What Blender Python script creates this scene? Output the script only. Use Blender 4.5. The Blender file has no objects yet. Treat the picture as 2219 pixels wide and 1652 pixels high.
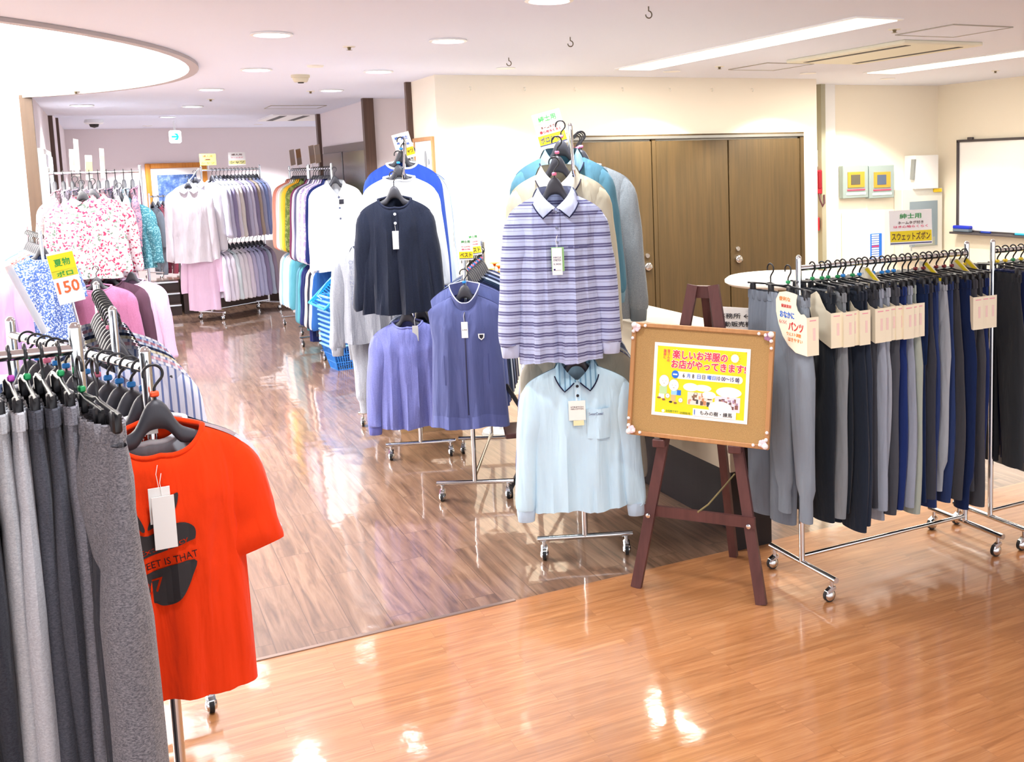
import bpy, math, random
from mathutils import Vector, Matrix, Euler
from math import sin, cos, pi, radians, sqrt, exp
# ------------------------------------------------------------------ camera, world, exposure
SC = bpy.context.scene
CO = SC.collection
F, PX, PY = 2228.74, 1364.6, 612.79          # focal length and optical centre for a 2219x1652 frame
A_, B_, C_ = radians(26.91037), radians(6.62048), radians(1.789897)
FW = Vector((sin(A_)*cos(B_), cos(A_)*cos(B_), -sin(B_)))
r0 = Vector((cos(A_), -sin(A_), 0)); d0 = FW.cross(r0)
RT = cos(C_)*r0 + sin(C_)*d0
DN = -sin(C_)*r0 + cos(C_)*d0
EYE = Vector((0, 0, 1.8))
cd = bpy.data.cameras.new('camera'); cam = bpy.data.objects.new('camera', cd); CO.objects.link(cam)
cd.sensor_fit = 'HORIZONTAL'; cd.sensor_width = 36; cd.lens = F/2219*36
cd.shift_x = -(PX-1109.5)/2219; cd.shift_y = (PY-826)/2219
cd.clip_start = .05
M = Matrix.Identity(4)
for i in range(3):
    M[i][0] = RT[i]; M[i][1] = -DN[i]; M[i][2] = -FW[i]; M[i][3] = EYE[i]
cam.matrix_world = M
SC.camera = cam
def at(x, y, d):                             # the place seen at (x, y) in the photograph, d metres in front of the lens
    return EYE + (FW + RT*(x-PX)/F + DN*(y-PY)/F)*d
wd = bpy.data.worlds.new('world'); SC.world = wd; wd.use_nodes = True
wd.node_tree.nodes['Background'].inputs[0].default_value = (.92, .95, 1, 1)
wd.node_tree.nodes['Background'].inputs[1].default_value = 1.35
SC.view_settings.view_transform = 'Standard'; SC.view_settings.look = 'None'
SC.view_settings.exposure = .68; SC.view_settings.gamma = 1; SC.view_settings.use_curve_mapping = False
ZC = 2.5
COOL = (.93, .95, 1); WARM = (1, .94, .82)
LAMPS = [  # x, y, power, colour, in view
    (.82, 5.49, 70, COOL), (.98, 7.33, 90, COOL), (.85, 9.03, 110, COOL), (.87, 11.2, 170, COOL), (1.81, 9.07, 110, COOL),
    (1.8, 7.35, 60, COOL), (1.75, 5.55, 60, COOL), (1.75, 4.12, 60, COOL), (.85, 3.7, 50, COOL), (.2, 2.2, 50, COOL), (1.75, 2.4, 45, WARM),
    (-.1, 11.0, 150, COOL)]
# ------------------------------------------------------------------ helpers
def srgb(h):
    h = h.lstrip('#'); c = [int(h[i:i+2], 16)/255 for i in (0, 2, 4)]
    return [x/12.92 if x <= .04045 else ((x+.055)/1.055)**2.4 for x in c] + [1]
_m = {}
def nd(t, typ, **kw):
    n = t.nodes.new(typ)
    for k, v in kw.items():
        if hasattr(n, k): setattr(n, k, v)
        else: n.inputs[k.replace('_', ' ')].default_value = v
    return n
def mat(name, col, rough=.6, metal=0, emit=0, spec=.5, coat=0, trans=0, alpha=1, sheen=0):
    key = (name, str(col), rough, metal, emit)
    if key in _m: return _m[key]
    m = bpy.data.materials.new(name); m.use_nodes = True; t = m.node_tree; b = t.nodes['Principled BSDF']
    c = srgb(col) if isinstance(col, str) else list(col)+[1]
    b.inputs['Base Color'].default_value = c; b.inputs['Roughness'].default_value = rough
    b.inputs['Metallic'].default_value = metal; b.inputs['Specular IOR Level'].default_value = spec
    b.inputs['Coat Weight'].default_value = coat; b.inputs['Transmission Weight'].default_value = trans; b.inputs['Alpha'].default_value = alpha
    if emit: b.inputs['Emission Color'].default_value = c; b.inputs['Emission Strength'].default_value = emit
    _m[key] = m; return m
def ramp(t, stops, src, interp='LINEAR'):
    r = t.nodes.new('ShaderNodeValToRGB'); r.color_ramp.interpolation = interp
    e = r.color_ramp.elements
    while len(e) < len(stops): e.new(.5)
    for i, (p, c) in enumerate(stops):
        e[i].position = p; e[i].color = srgb(c) if isinstance(c, str) else (c, c, c, 1)
    t.links.new(src, r.inputs[0]); return r
def fab(col, kind='plain', c2=None, c3=None):
    key = ('fab', col, kind, c2, c3)
    if key in _m: return _m[key]
    m = bpy.data.materials.new(kind+'_fabric'); m.use_nodes = True; t = m.node_tree; b = t.nodes['Principled BSDF']; L = t.links.new
    b.inputs['Roughness'].default_value = .9; b.inputs['Specular IOR Level'].default_value = .15
    b.inputs['Sheen Weight'].default_value = .12
    tc = t.nodes.new('ShaderNodeTexCoord'); O = tc.outputs['Object']
    out = None
    fine = nd(t, 'ShaderNodeTexNoise', Scale=900., Detail=1.); L(O, fine.inputs[0])
    if kind == 'plain':
        n = nd(t, 'ShaderNodeTexNoise', Scale=7., Detail=3.); L(O, n.inputs[0])
        mx = nd(t, 'ShaderNodeMix', data_type='RGBA'); L(n.outputs[0], mx.inputs[0])
        c = srgb(col); mx.inputs[6].default_value = [x*.93 for x in c[:3]]+[1]; mx.inputs[7].default_value = [min(1, x*1.05) for x in c[:3]]+[1]
        out = mx.outputs[2]
    elif kind == 'heather':
        mp = nd(t, 'ShaderNodeMapping'); mp.inputs['Scale'].default_value = (1, 1, 2.2); L(O, mp.inputs[0])
        n = nd(t, 'ShaderNodeTexNoise', Scale=170., Detail=4., Roughness=.75); L(mp.outputs[0], n.inputs[0])
        out = ramp(t, [(.36, col), (.66, c2 or col)], n.outputs[0]).outputs[0]
    elif kind == 'stripe':       # horizontal stripes: c2 bold pairs, c3 thin lines
        sp = nd(t, 'ShaderNodeSeparateXYZ'); L(O, sp.inputs[0])
        md = nd(t, 'ShaderNodeMath', operation='MULTIPLY'); md.inputs[1].default_value = 1/.0455; L(sp.outputs[2], md.inputs[0])
        fr = nd(t, 'ShaderNodeMath', operation='FRACT'); L(md.outputs[0], fr.inputs[0])
        out = ramp(t, [(0, col), (.14, c3), (.18, col), (.40, c2), (.56, col), (.62, c2), (.78, col)], fr.outputs[0], 'CONSTANT').outputs[0]
    elif kind == 'pin':          # upright narrow stripes
        sp = nd(t, 'ShaderNodeSeparateXYZ'); L(O, sp.inputs[0])
        md = nd(t, 'ShaderNodeMath', operation='MULTIPLY'); md.inputs[1].default_value = 1/.022; L(sp.outputs[0], md.inputs[0])
        fr = nd(t, 'ShaderNodeMath', operation='FRACT'); L(md.outputs[0], fr.inputs[0])
        out = ramp(t, [(0, col), (.5, c2), (.8, col)], fr.outputs[0], 'CONSTANT').outputs[0]
    elif kind == 'floral':
        v = nd(t, 'ShaderNodeTexVoronoi', Scale=48.); 
        w = nd(t, 'ShaderNodeTexNoise', Scale=30., Detail=2.); L(O, w.inputs[0])
        mx0 = nd(t, 'ShaderNodeMix', data_type='RGBA'); mx0.inputs[0].default_value = .05; L(O, mx0.inputs[6]); L(w.outputs[1], mx0.inputs[7]); L(mx0.outputs[2], v.inputs[0])
        msk = ramp(t, [(.42, 1.), (.48, 0.)], v.outputs[0])
        hue = ramp(t, [(.3, c2), (.55, c3), (.7, col)], v.outputs[1], 'CONSTANT')
        mx = nd(t, 'ShaderNodeMix', data_type='RGBA'); L(msk.outputs[0], mx.inputs[0]); mx.inputs[6].default_value = srgb(col); L(hue.outputs[0], mx.inputs[7]); out = mx.outputs[2]
    else:                        # mottled: camouflage, animal, dense small prints
        n = nd(t, 'ShaderNodeTexNoise', Scale=(85. if kind == 'print' else 22.), Detail=3., Roughness=.7); L(O, n.inputs[0])
        out = ramp(t, ([(.44, col), (.51, c3), (.57, c2)] if kind == 'print' else [(.40, col), (.5, c2), (.6, c3)]), n.outputs[0], 'LINEAR' if kind == 'print' else 'CONSTANT').outputs[0]
    L(out, b.inputs['Base Color'])
    bp = nd(t, 'ShaderNodeBump', Strength=.25, Distance=.002); L(fine.outputs[0], bp.inputs['Height'])
    mp2 = nd(t, 'ShaderNodeMapping'); mp2.inputs['Scale'].default_value = (1, 1, .22); L(O, mp2.inputs[0])
    n2 = nd(t, 'ShaderNodeTexNoise', Scale=19., Detail=2.5, Distortion=.4); L(mp2.outputs[0], n2.inputs[0])
    bp2 = nd(t, 'ShaderNodeBump', Strength=.6, Distance=.022); L(n2.outputs[0], bp2.inputs['Height']); L(bp.outputs[0], bp2.inputs['Normal'])
    L(bp2.outputs[0], b.inputs['Normal'])
    _m[key] = m; return m
class MB:
    def __init__(s): s.v = []; s.f = []
    def add(s, vs, fs):
        k = len(s.v); s.v += [tuple(v) for v in vs]; s.f += [tuple(i+k for i in f) for f in fs]; return s
    def box(s, c, d, rot=None, bev=0):
        x, y, z = d[0]/2, d[1]/2, d[2]/2
        if bev:
            b = min(bev, x*.9, y*.9, z*.9)
            vs = []
            for sx in (-1, 1):
                for sy in (-1, 1):
                    for sz in (-1, 1):
                        vs += [(sx*x, sy*(y-b), sz*(z-b)), (sx*(x-b), sy*y, sz*(z-b)), (sx*(x-b), sy*(y-b), sz*z)]
            idx = lambda sx, sy, sz, k: ((sx > 0)*4+(sy > 0)*2+(sz > 0))*3+k
            fs = []
            for q in (-1, 1):
                fs.append([idx(q, -1, -1, 0), idx(q, 1, -1, 0), idx(q, 1, 1, 0), idx(q, -1, 1, 0)])
                fs.append([idx(-1, q, -1, 1), idx(1, q, -1, 1), idx(1, q, 1, 1), idx(-1, q, 1, 1)])
                fs.append([idx(-1, -1, q, 2), idx(1, -1, q, 2), idx(1, 1, q, 2), idx(-1, 1, q, 2)])
            for p in (-1, 1):
                for q in (-1, 1):
                    fs.append([idx(p, q, -1, 0), idx(p, q, 1, 0), idx(p, q, 1, 1), idx(p, q, -1, 1)])
                    fs.append([idx(p, -1, q, 0), idx(p, 1, q, 0), idx(p, 1, q, 2), idx(p, -1, q, 2)])
                    fs.append([idx(-1, p, q, 1), idx(1, p, q, 1), idx(1, p, q, 2), idx(-1, p, q, 2)])
                    for r in (-1, 1): fs.append([idx(p, q, r, 0), idx(p, q, r, 1), idx(p, q, r, 2)])
        else:
            vs = [(-x, -y, -z), (x, -y, -z), (x, y, -z), (-x, y, -z), (-x, -y, z), (x, -y, z), (x, y, z), (-x, y, z)]
            fs = [(0, 3, 2, 1), (4, 5, 6, 7), (0, 1, 5, 4), (1, 2, 6, 5), (2, 3, 7, 6), (3, 0, 4, 7)]
        R = Euler(rot).to_matrix() if rot else None
        return s.add([(R @ Vector(v) if R else Vector(v))+Vector(c) for v in vs], fs)
    def beam(s, a, b, w, h, up=(0, 0, 1)):       # square bar from a to b
        a, b = Vector(a), Vector(b); t = (b-a).normalized(); u = t.cross(Vector(up))
        if u.length < 1e-3: u = t.cross(Vector((0, 1, 0)))
        u.normalize(); n = u.cross(t)
        vs = [p+u*sx*w/2+n*sy*h/2 for p in (a, b) for sx, sy in ((-1, -1), (1, -1), (1, 1), (-1, 1))]
        return s.add(vs, [(0, 1, 2, 3), (7, 6, 5, 4), (0, 4, 5, 1), (1, 5, 6, 2), (2, 6, 7, 3), (3, 7, 4, 0)])
    def tube(s, pts, r, n=10, cap=True, closed=False):
        P = [Vector(p) for p in pts]; rs = r if isinstance(r, (list, tuple)) else [r]*len(P)
        rings = []; prev = None
        for i, p in enumerate(P):
            t = (P[(i+1) % len(P)]-P[i-1]) if closed else (P[min(i+1, len(P)-1)]-P[max(i-1, 0)])
            t.normalize()
            if prev is None:
                u = t.orthogonal().normalized()
            else:
                u = prev-t*prev.dot(t); u.normalize()
            prev = u; w = t.cross(u)
            rings.append([p+(u*cos(2*pi*k/n)+w*sin(2*pi*k/n))*rs[i] for k in range(n)])
        return s.loft(rings, cap, closed)
    def cyl(s, a, b, r, n=14, r2=None): return s.tube([a, b], [r, r if r2 is None else r2], n)
    def loft(s, rings, cap=True, closed=False):
        n = len(rings[0]); vs = [v for R in rings for v in R]; fs = []
        m = len(rings)
        for i in range(m if closed else m-1):
            for k in range(n):
                a, b = i*n+k, i*n+(k+1) % n; c, d = ((i+1) % m)*n+(k+1) % n, ((i+1) % m)*n+k
                fs.append((a, b, c, d))
        if cap and not closed: fs.append(tuple(range(n))[::-1]); fs.append(tuple((m-1)*n+k for k in range(n)))
        return s.add(vs, fs)
    def lathe(s, prof, c=(0, 0, 0), n=20, axis='z'):
        rings = []
        for r, z in prof:
            if axis == 'z': rings.append([Vector(c)+Vector((r*cos(2*pi*k/n), r*sin(2*pi*k/n), z)) for k in range(n)])
            else: rings.append([Vector(c)+Vector((r*cos(2*pi*k/n), z, r*sin(2*pi*k/n))) for k in range(n)])
        return s.loft(rings)
    def prism(s, poly, y0, y1):                  # polygon in x,z pushed from y0 to y1
        n = len(poly); vs = [(x, y0, z) for x, z in poly]+[(x, y1, z) for x, z in poly]
        return s.add(vs, [tuple(range(n)), tuple(range(n, 2*n))[::-1]]+[(i, (i+1) % n, n+(i+1) % n, n+i) for i in range(n)])
    def grid(s, fn, nu, nv, wrap=False):
        vs = [fn(i/nu, j/nv) for j in range(nv+1) for i in range(nu+(0 if wrap else 1))]
        w = nu if wrap else nu+1
        return s.add(vs, [(j*w+i, j*w+(i+1) % w, (j+1)*w+(i+1) % w, (j+1)*w+i) for j in range(nv) for i in range(nu)])
    def mesh(s, name, smooth=False):
        me = bpy.data.meshes.new(name); me.from_pydata(s.v, [], s.f); me.update()
        if smooth:
            me.polygons.foreach_set('use_smooth', [True]*len(me.polygons))
            try: me.set_sharp_from_angle(angle=radians(50))
            except Exception: pass
        return me
    def build(s, name, m, parent=None, loc=(0, 0, 0), rot=(0, 0, 0), smooth=False):
        return obj(name, s.mesh(name, smooth), m, parent, loc, rot)
def obj(name, me, m, parent=None, loc=(0, 0, 0), rot=(0, 0, 0)):
    o = bpy.data.objects.new(name, me); CO.objects.link(o); o.location = loc; o.rotation_euler = rot
    if parent: o.parent = parent
    if m:
        if not me.materials: me.materials.append(m)
        elif me.materials[0] != m: o.material_slots[0].link = 'OBJECT'; o.material_slots[0].material = m
    return o
def tag(o, label=None, cat=None, group=None, kind=None):
    if label: o['label'] = label
    if cat: o['category'] = cat
    if group: o['group'] = group
    if kind: o['kind'] = kind
    return o
def thing(name, label, cat, loc=(0, 0, 0), rz=0, group=None):
    o = bpy.data.objects.new(name, None); CO.objects.link(o); o.location = loc; o.rotation_euler = (0, 0, rz); o.empty_display_size = .05
    return tag(o, label, cat, group)
def struct(name, mb, m, loc=(0, 0, 0), rot=(0, 0, 0)): return tag(mb.build(name, m, None, loc, rot), kind='structure')
def text(name, body, m, parent, loc, w, h, rot=(pi/2, 0, 0), bold=0, vertical=False):
    cu = bpy.data.curves.new('text', 'FONT'); cu.body = body; cu.align_x = 'CENTER'; cu.align_y = 'CENTER'; cu.resolution_u = 2; cu.extrude = .004
    if vertical: cu.body = '\n'.join(body); cu.space_line = .95
    o = bpy.data.objects.new('text', cu); CO.objects.link(o); bpy.context.view_layer.update()
    me = bpy.data.meshes.new_from_object(o.evaluated_get(bpy.context.evaluated_depsgraph_get())); bpy.data.objects.remove(o); bpy.data.curves.remove(cu)
    xs = [v.co.x for v in me.vertices]; ys = [v.co.y for v in me.vertices]
    if not xs: return None
    cx, cy = (min(xs)+max(xs))/2, (min(ys)+max(ys))/2; sx = w/max(1e-6, max(xs)-min(xs)); sy = h/max(1e-6, max(ys)-min(ys))
    for v in me.vertices: v.co = ((v.co.x-cx)*sx, (v.co.y-cy)*sy, v.co.z*.1)
    if bold:
        v0 = [v.co.copy() for v in me.vertices]; f0 = [tuple(p.vertices) for p in me.polygons]; vs, fs = [], []
        for k, (ex, ey) in enumerate(((0, 0), (1, 0), (-1, 0), (0, 1), (0, -1), (.7, .7), (-.7, .7), (.7, -.7), (-.7, -.7))):
            n0 = len(vs); vs += [(v.x+ex*bold*sx, v.y+ey*bold*sy, v.z+k*2.5e-5) for v in v0]; fs += [tuple(i+n0 for i in f) for f in f0]
        me = bpy.data.meshes.new(name); me.from_pydata(vs, [], fs); me.update()
    me.name = name; me.materials.clear()
    return obj(name, me, m, parent, loc, rot)
ORD = ['first', 'second', 'third', 'fourth', 'fifth', 'sixth', 'seventh', 'eighth', 'ninth', 'tenth', 'eleventh', 'twelfth', 'thirteenth', 'fourteenth', 'fifteenth',
       'sixteenth', 'seventeenth', 'eighteenth', 'nineteenth', 'twentieth', 'twenty-first', 'twenty-second', 'twenty-third', 'twenty-fourth', 'twenty-fifth', 'twenty-sixth']
# ------------------------------------------------------------------ common materials
CHROME = mat('chrome', 'd8dadc', .12, 1); BLACKP = mat('black_plastic', '1c1c20', .38); CHARP = mat('charcoal_plastic', '3a3b42', .5)
RUB = mat('black_rubber', '18181a', .6); WHITE = mat('white_paint', 'f2f2f0', .5); CARD = mat('white_card', 'fbf9f4', .6); CREAM = mat('cream_card', 'f6ecd2', .6)
BLUEP = mat('blue_plastic', '1f86d8', .4); GREENP = mat('green_plastic', '129050', .4); PINKP = mat('pink_plastic', 'ee7fa0', .4); PURP = mat('purple_plastic', 'b040a8', .4)
ORNP = mat('orange_plastic', 'f0501c', .4); YELP = mat('yellow_plastic', 'f2d020', .4); CLEAR = mat('clear_acrylic', 'eef2f4', .08, trans=.85)
RED = mat('red_ink', 'd0202c', .6); PINKI = mat('pink_ink', 'e8406c', .6); GRNI = mat('green_ink', '1f9a40', .6); BRNI = mat('brown_ink', '5c2a22', .6); BLKI = mat('black_ink', '1c1c28', .6)
YELI = mat('yellow_ink', 'f6dc18', .6); BLUI = mat('blue_ink', '2070d8', .6); NAVI = mat('navy_ink', '2a2a70', .6); ORGI = mat('orange_ink', 'ee8a30', .6)
def woodmat(name, c1, c2, rough=.45, sc=1., axis='z'):
    key = ('wood', name)
    if key in _m: return _m[key]
    m = bpy.data.materials.new(name); m.use_nodes = True; t = m.node_tree; b = t.nodes['Principled BSDF']; L = t.links.new
    tc = t.nodes.new('ShaderNodeTexCoord'); mp = nd(t, 'ShaderNodeMapping'); L(tc.outputs['Object'], mp.inputs[0])
    mp.inputs['Scale'].default_value = {'z': (40*sc, 40*sc, 1.6*sc), 'x': (1.6*sc, 40*sc, 40*sc), 'y': (40*sc, 1.6*sc, 40*sc)}[axis]
    n = nd(t, 'ShaderNodeTexNoise', Scale=1., Detail=5., Roughness=.6); L(mp.outputs[0], n.inputs[0])
    L(ramp(t, [(.3, c1), (.7, c2)], n.outputs[0]).outputs[0], b.inputs['Base Color']); b.inputs['Roughness'].default_value = rough
    _m[key] = m; return m
DKWOOD = woodmat('dark_brown_trim', '4a342a', '62483a'); MIDWOOD = woodmat('brown_trim', '4c3a2c', '5c4838'); DOORW = woodmat('door_veneer', '44351b', '564223', .5)
EASELW = woodmat('painted_brown_wood', '4c2a28', '5e3633', .5); CORKF = woodmat('pale_wood_frame', 'ac7a4c', 'be8c5a', .5); GOLDW = woodmat('honey_wood_frame', 'b8701e', 'd68c34', .4)
def plaster(name, col, rough=.9):
    m = mat(name, col, rough, spec=.2); t = m.node_tree
    if len(t.nodes) < 4:
        n = nd(t, 'ShaderNodeTexNoise', Scale=120., Detail=3.); tc = t.nodes.new('ShaderNodeTexCoord'); t.links.new(tc.outputs['Object'], n.inputs[0])
        bp = nd(t, 'ShaderNodeBump', Strength=.08, Distance=.003); t.links.new(n.outputs[0], bp.inputs['Height']); t.links.new(bp.outputs[0], t.nodes['Principled BSDF'].inputs['Normal'])
    return m
WALLR = plaster('cream_wall_paper', 'f3ead8'); WALLL = plaster('pale_wall_paper', 'ece2e2'); CEIL = plaster('white_ceiling_paint', 'ebf0ff')
def floormat(name, axis, pw, pl, base, dark, light, rough):
    m = bpy.data.materials.new(name); m.use_nodes = True; t = m.node_tree; b = t.nodes['Principled BSDF']; L = t.links.new
    tc = t.nodes.new('ShaderNodeTexCoord'); mp = nd(t, 'ShaderNodeMapping'); L(tc.outputs['Object'], mp.inputs[0])
    if axis == 'y': mp.inputs['Rotation'].default_value = (0, 0, pi/2)
    br = nd(t, 'ShaderNodeTexBrick'); br.offset = .37; br.inputs['Scale'].default_value = 1
    br.inputs['Brick Width'].default_value = pl; br.inputs['Row Height'].default_value = pw; br.inputs['Mortar Size'].default_value = .0016 if axis == 'y' else .0007
    br.inputs['Color1'].default_value = (0, 0, 0, 1); br.inputs['Color2'].default_value = (1, 1, 1, 1); br.inputs['Mortar'].default_value = (0, 0, 0, 1); br.inputs['Bias'].default_value = 0
    L(mp.outputs[0], br.inputs[0])
    m2 = nd(t, 'ShaderNodeMapping'); m2.inputs['Scale'].default_value = (2.2, 26, 1) if axis == 'y' else (3, 45, 1); L(mp.outputs[0], m2.inputs[0])
    ad = nd(t, 'ShaderNodeVectorMath', operation='ADD'); L(m2.outputs[0], ad.inputs[0])
    sc = nd(t, 'ShaderNodeVectorMath', operation='SCALE'); sc.inputs[3].default_value = 9.; L(br.outputs[0], sc.inputs[0]); L(sc.outputs[0], ad.inputs[1])
    n = nd(t, 'ShaderNodeTexNoise', Scale=1., Detail=6., Roughness=.6, Distortion=.9); L(ad.outputs[0], n.inputs[0])
    gr = ramp(t, [(.28, dark), (.5, base), (.72, light)], n.outputs[0])
    tint = ramp(t, [(0, .80 if axis == 'y' else .86), (1, 1.)], br.outputs[0])
    mu = nd(t, 'ShaderNodeMix', data_type='RGBA', blend_type='MULTIPLY'); mu.inputs[0].default_value = 1; L(gr.outputs[0], mu.inputs[6]); L(tint.outputs[0], mu.inputs[7])
    mo = nd(t, 'ShaderNodeMix', data_type='RGBA'); L(br.outputs[1], mo.inputs[0]); L(mu.outputs[2], mo.inputs[6]); mo.inputs[7].default_value = srgb(dark)
    L(mo.outputs[2], b.inputs['Base Color'])
    b.inputs['Roughness'].default_value = rough; b.inputs['IOR'].default_value = 1.5; b.inputs['Coat Weight'].default_value = 1; b.inputs['Coat IOR'].default_value = 1.6; b.inputs['Coat Roughness'].default_value = .05 if axis == 'y' else .09
    b.inputs['Specular IOR Level'].default_value = .45
    w1 = nd(t, 'ShaderNodeTexNoise', Scale=5., Detail=2.); L(tc.outputs['Object'], w1.inputs[0])
    w2 = nd(t, 'ShaderNodeTexNoise', Scale=38., Detail=2.); L(tc.outputs['Object'], w2.inputs[0])
    b1 = nd(t, 'ShaderNodeBump', Strength=.5, Distance=.004); L(w1.outputs[0], b1.inputs['Height'])
    b2 = nd(t, 'ShaderNodeBump', Strength=.3, Distance=.0006); L(w2.outputs[0], b2.inputs['Height']); L(b1.outputs[0], b2.inputs['Normal'])
    b3 = nd(t, 'ShaderNodeBump', Strength=.4, Distance=.001, invert=True); L(br.outputs[1], b3.inputs['Height']); L(b2.outputs[0], b3.inputs['Normal'])
    L(b2.outputs[0], b.inputs['Coat Normal']); L(b3.outputs[0], b.inputs['Normal'])
    return m
# ------------------------------------------------------------------ the room
DARKF = floormat('dark_wood_planks', 'y', .15, .92, '876650', '5c4436', 'a2826a', .3)
ORANF = floormat('orange_wood_strips', 'x', .075, .62, 'bb7f50', 'a26a40', 'cc9464', .3)
struct('floor', MB().box((1, 11, -.05), (15, 14.18, .1)), DARKF)
o = struct('floor', MB().box((1, .7, -.05), (15, 6.42, .1)), ORANF)
struct('trim_1', MB().box((-.4, 3.91, .002), (3.6, .02, .004)), mat('metal_floor_strip', '9a8478', .3, .6))
RC, RR = Vector((-2.5, 7.4)), 3.07
def ceiling_mesh():
    mb = MB(); N = 96; x0, x1, y0, y1 = -6.5, 8, -2.5, 12.74; inner, outer = [], []
    for k in range(N):
        a = 2*pi*k/N; dx, dy = cos(a), sin(a)
        inner.append((RC.x+RR*dx, RC.y+RR*dy, ZC))
        t = min([(x1-RC.x)/dx if dx > 1e-6 else 1e9, (x0-RC.x)/dx if dx < -1e-6 else 1e9, (y1-RC.y)/dy if dy > 1e-6 else 1e9, (y0-RC.y)/dy if dy < -1e-6 else 1e9])
        outer.append((RC.x+t*dx, RC.y+t*dy, ZC))
    cs = [(x, y) for x in (x0, x1) for y in (y0, y1)]
    for cx, cy in cs:      # snap nearest outer vertex onto each corner
        k = min(range(N), key=lambda i: (outer[i][0]-cx)**2+(outer[i][1]-cy)**2); outer[k] = (cx, cy, ZC)
    up = [(x, y, ZC+.42) for x, y, z in inner]
    mb.loft([outer, inner, up], cap=False)
    return mb
struct('ceiling', ceiling_mesh(), CEIL)
struct('ceiling', MB().box((1, 15.8, 2.65), (15, 6.1, .1)).box((1, 12.74, 2.56), (15, .04, .12)), CEIL)
rim = MB(); rim.loft([[(RC.x+r*cos(2*pi*k/96), RC.y+r*sin(2*pi*k/96), z) for k in range(96)] for r, z in ((RR+.05, ZC-.001), (RR+.05, ZC-.02), (RR-.005, ZC-.02), (RR-.005, ZC+.03))], cap=False)
struct('trim_2', rim, mat('grey_ceiling_ring', 'b9b0b0', .6))
cl = thing('ceiling_light', 'large round glowing recess light in the ceiling at top left', 'ceiling light', (RC.x, RC.y, ZC+.40))
dm = MB(); dm.loft([[(r*cos(2*pi*k/64), r*sin(2*pi*k/64), 0) for k in range(64)] for r in (3.03, 1.5, .1)]); dm.build('glowing_recess_ceiling', mat('cove_glow', 'fffdfa', .6, emit=1.7), cl)  # recess ceiling lit by cove lamps; their light is put in as emission
B = lambda c, d: MB().box(c, d)
struct('wall_left', B((-3.52, 9.83, 1.25), (5.98, .1, 2.5)), plaster('white_wall', 'f8f6f4'))
struct('trim_3', B((-.49, 9.76, 1.25), (.09, .06, 2.5)), MIDWOOD)
struct('wall_far_left', MB().box((-.50, 14.2, 1.3), (.1, 8.6, 2.6)), WALLL)
struct('trim_4', B((-.44, 12.8, 1.3), (.06, .12, 2.6)), DKWOOD)
struct('trim_5', B((-.44, 15.1, 1.3), (.04, .10, 2.6)), DKWOOD)
w1 = tag(bpy.data.objects.new('window_1', None), kind='structure'); CO.objects.link(w1); w1.location = (-.45, 10.7, 0)
MB().box((0.02, 0, 1.08), (.05, 1.5, 2.0), bev=.005).build('window_frame', mat('white_frame', 'f6f4f0', .4), w1)
MB().box((0.05, 0, 1.1), (.01, 1.36, 1.86)).build('window_pane', mat('pale_frosted_glass', 'dfe8f0', .25), w1)
struct('wall_back', B((2, 18.55, 1.3), (9, .1, 2.6)), WALLL)
struct('wall_hall_right', B((2.44, 11.46, 1.3), (.1, 2.56, 2.6)), WALLL)
struct('wall_hall_end', B((3.8, 12.69, 1.3), (2.7, .1, 2.6)), WALLL)
struct('trim_6', B((2.345, 10.09, 1.25), (.10, .08, 2.5)), DKWOOD)
struct('trim_7', B((2.38, 12.78, 1.25), (.06, .1, 2.5)), DKWOOD)
struct('wall_corridor', B((4.3, 10.17, 1.25), (3.8, .1, 2.5)), WALLL)
struct('wall_back_right', B((4.03, 7.91, 1.25), (3.52, .66, 2.5)), WALLR)
struct('trim_8', B((2.25, 8.25, 1.25), (.05, .05, 2.5)), DKWOOD)
struct('wall_alcove', B((6.85, 8.22, 1.25), (2.2, .1, 2.5)), WALLR)
struct('wall_right', B((7.85, 2.8, 1.25), (.1, 10.8, 2.5)), WALLR)
struct('trim_9', MB().box((6.255, 8.13, 1.25), (.05, .09, 2.5)), mat('greige_metal', 'a8a48e', .5))
struct('trim_10', MB().box((6.36, 8.15, 1.25), (.14, .05, 2.5)), WHITE)
# dark hall doors
d1 = tag(bpy.data.objects.new('door_1', None), kind='structure'); CO.objects.link(d1); d1.location = (2.38, 11.35, 0)
MB().box((0, 0, 1.05), (.05, 2.3, 2.1)).build('door_frame', mat('dark_door_frame', '5a4a48', .4), d1)
for y in (-.56, .56): MB().box((-.03, y, 1.02), (.03, 1.06, 2.0), bev=.006).build('door_leaf', mat('dark_glossy_door', '3e3234', .22), d1)
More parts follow.
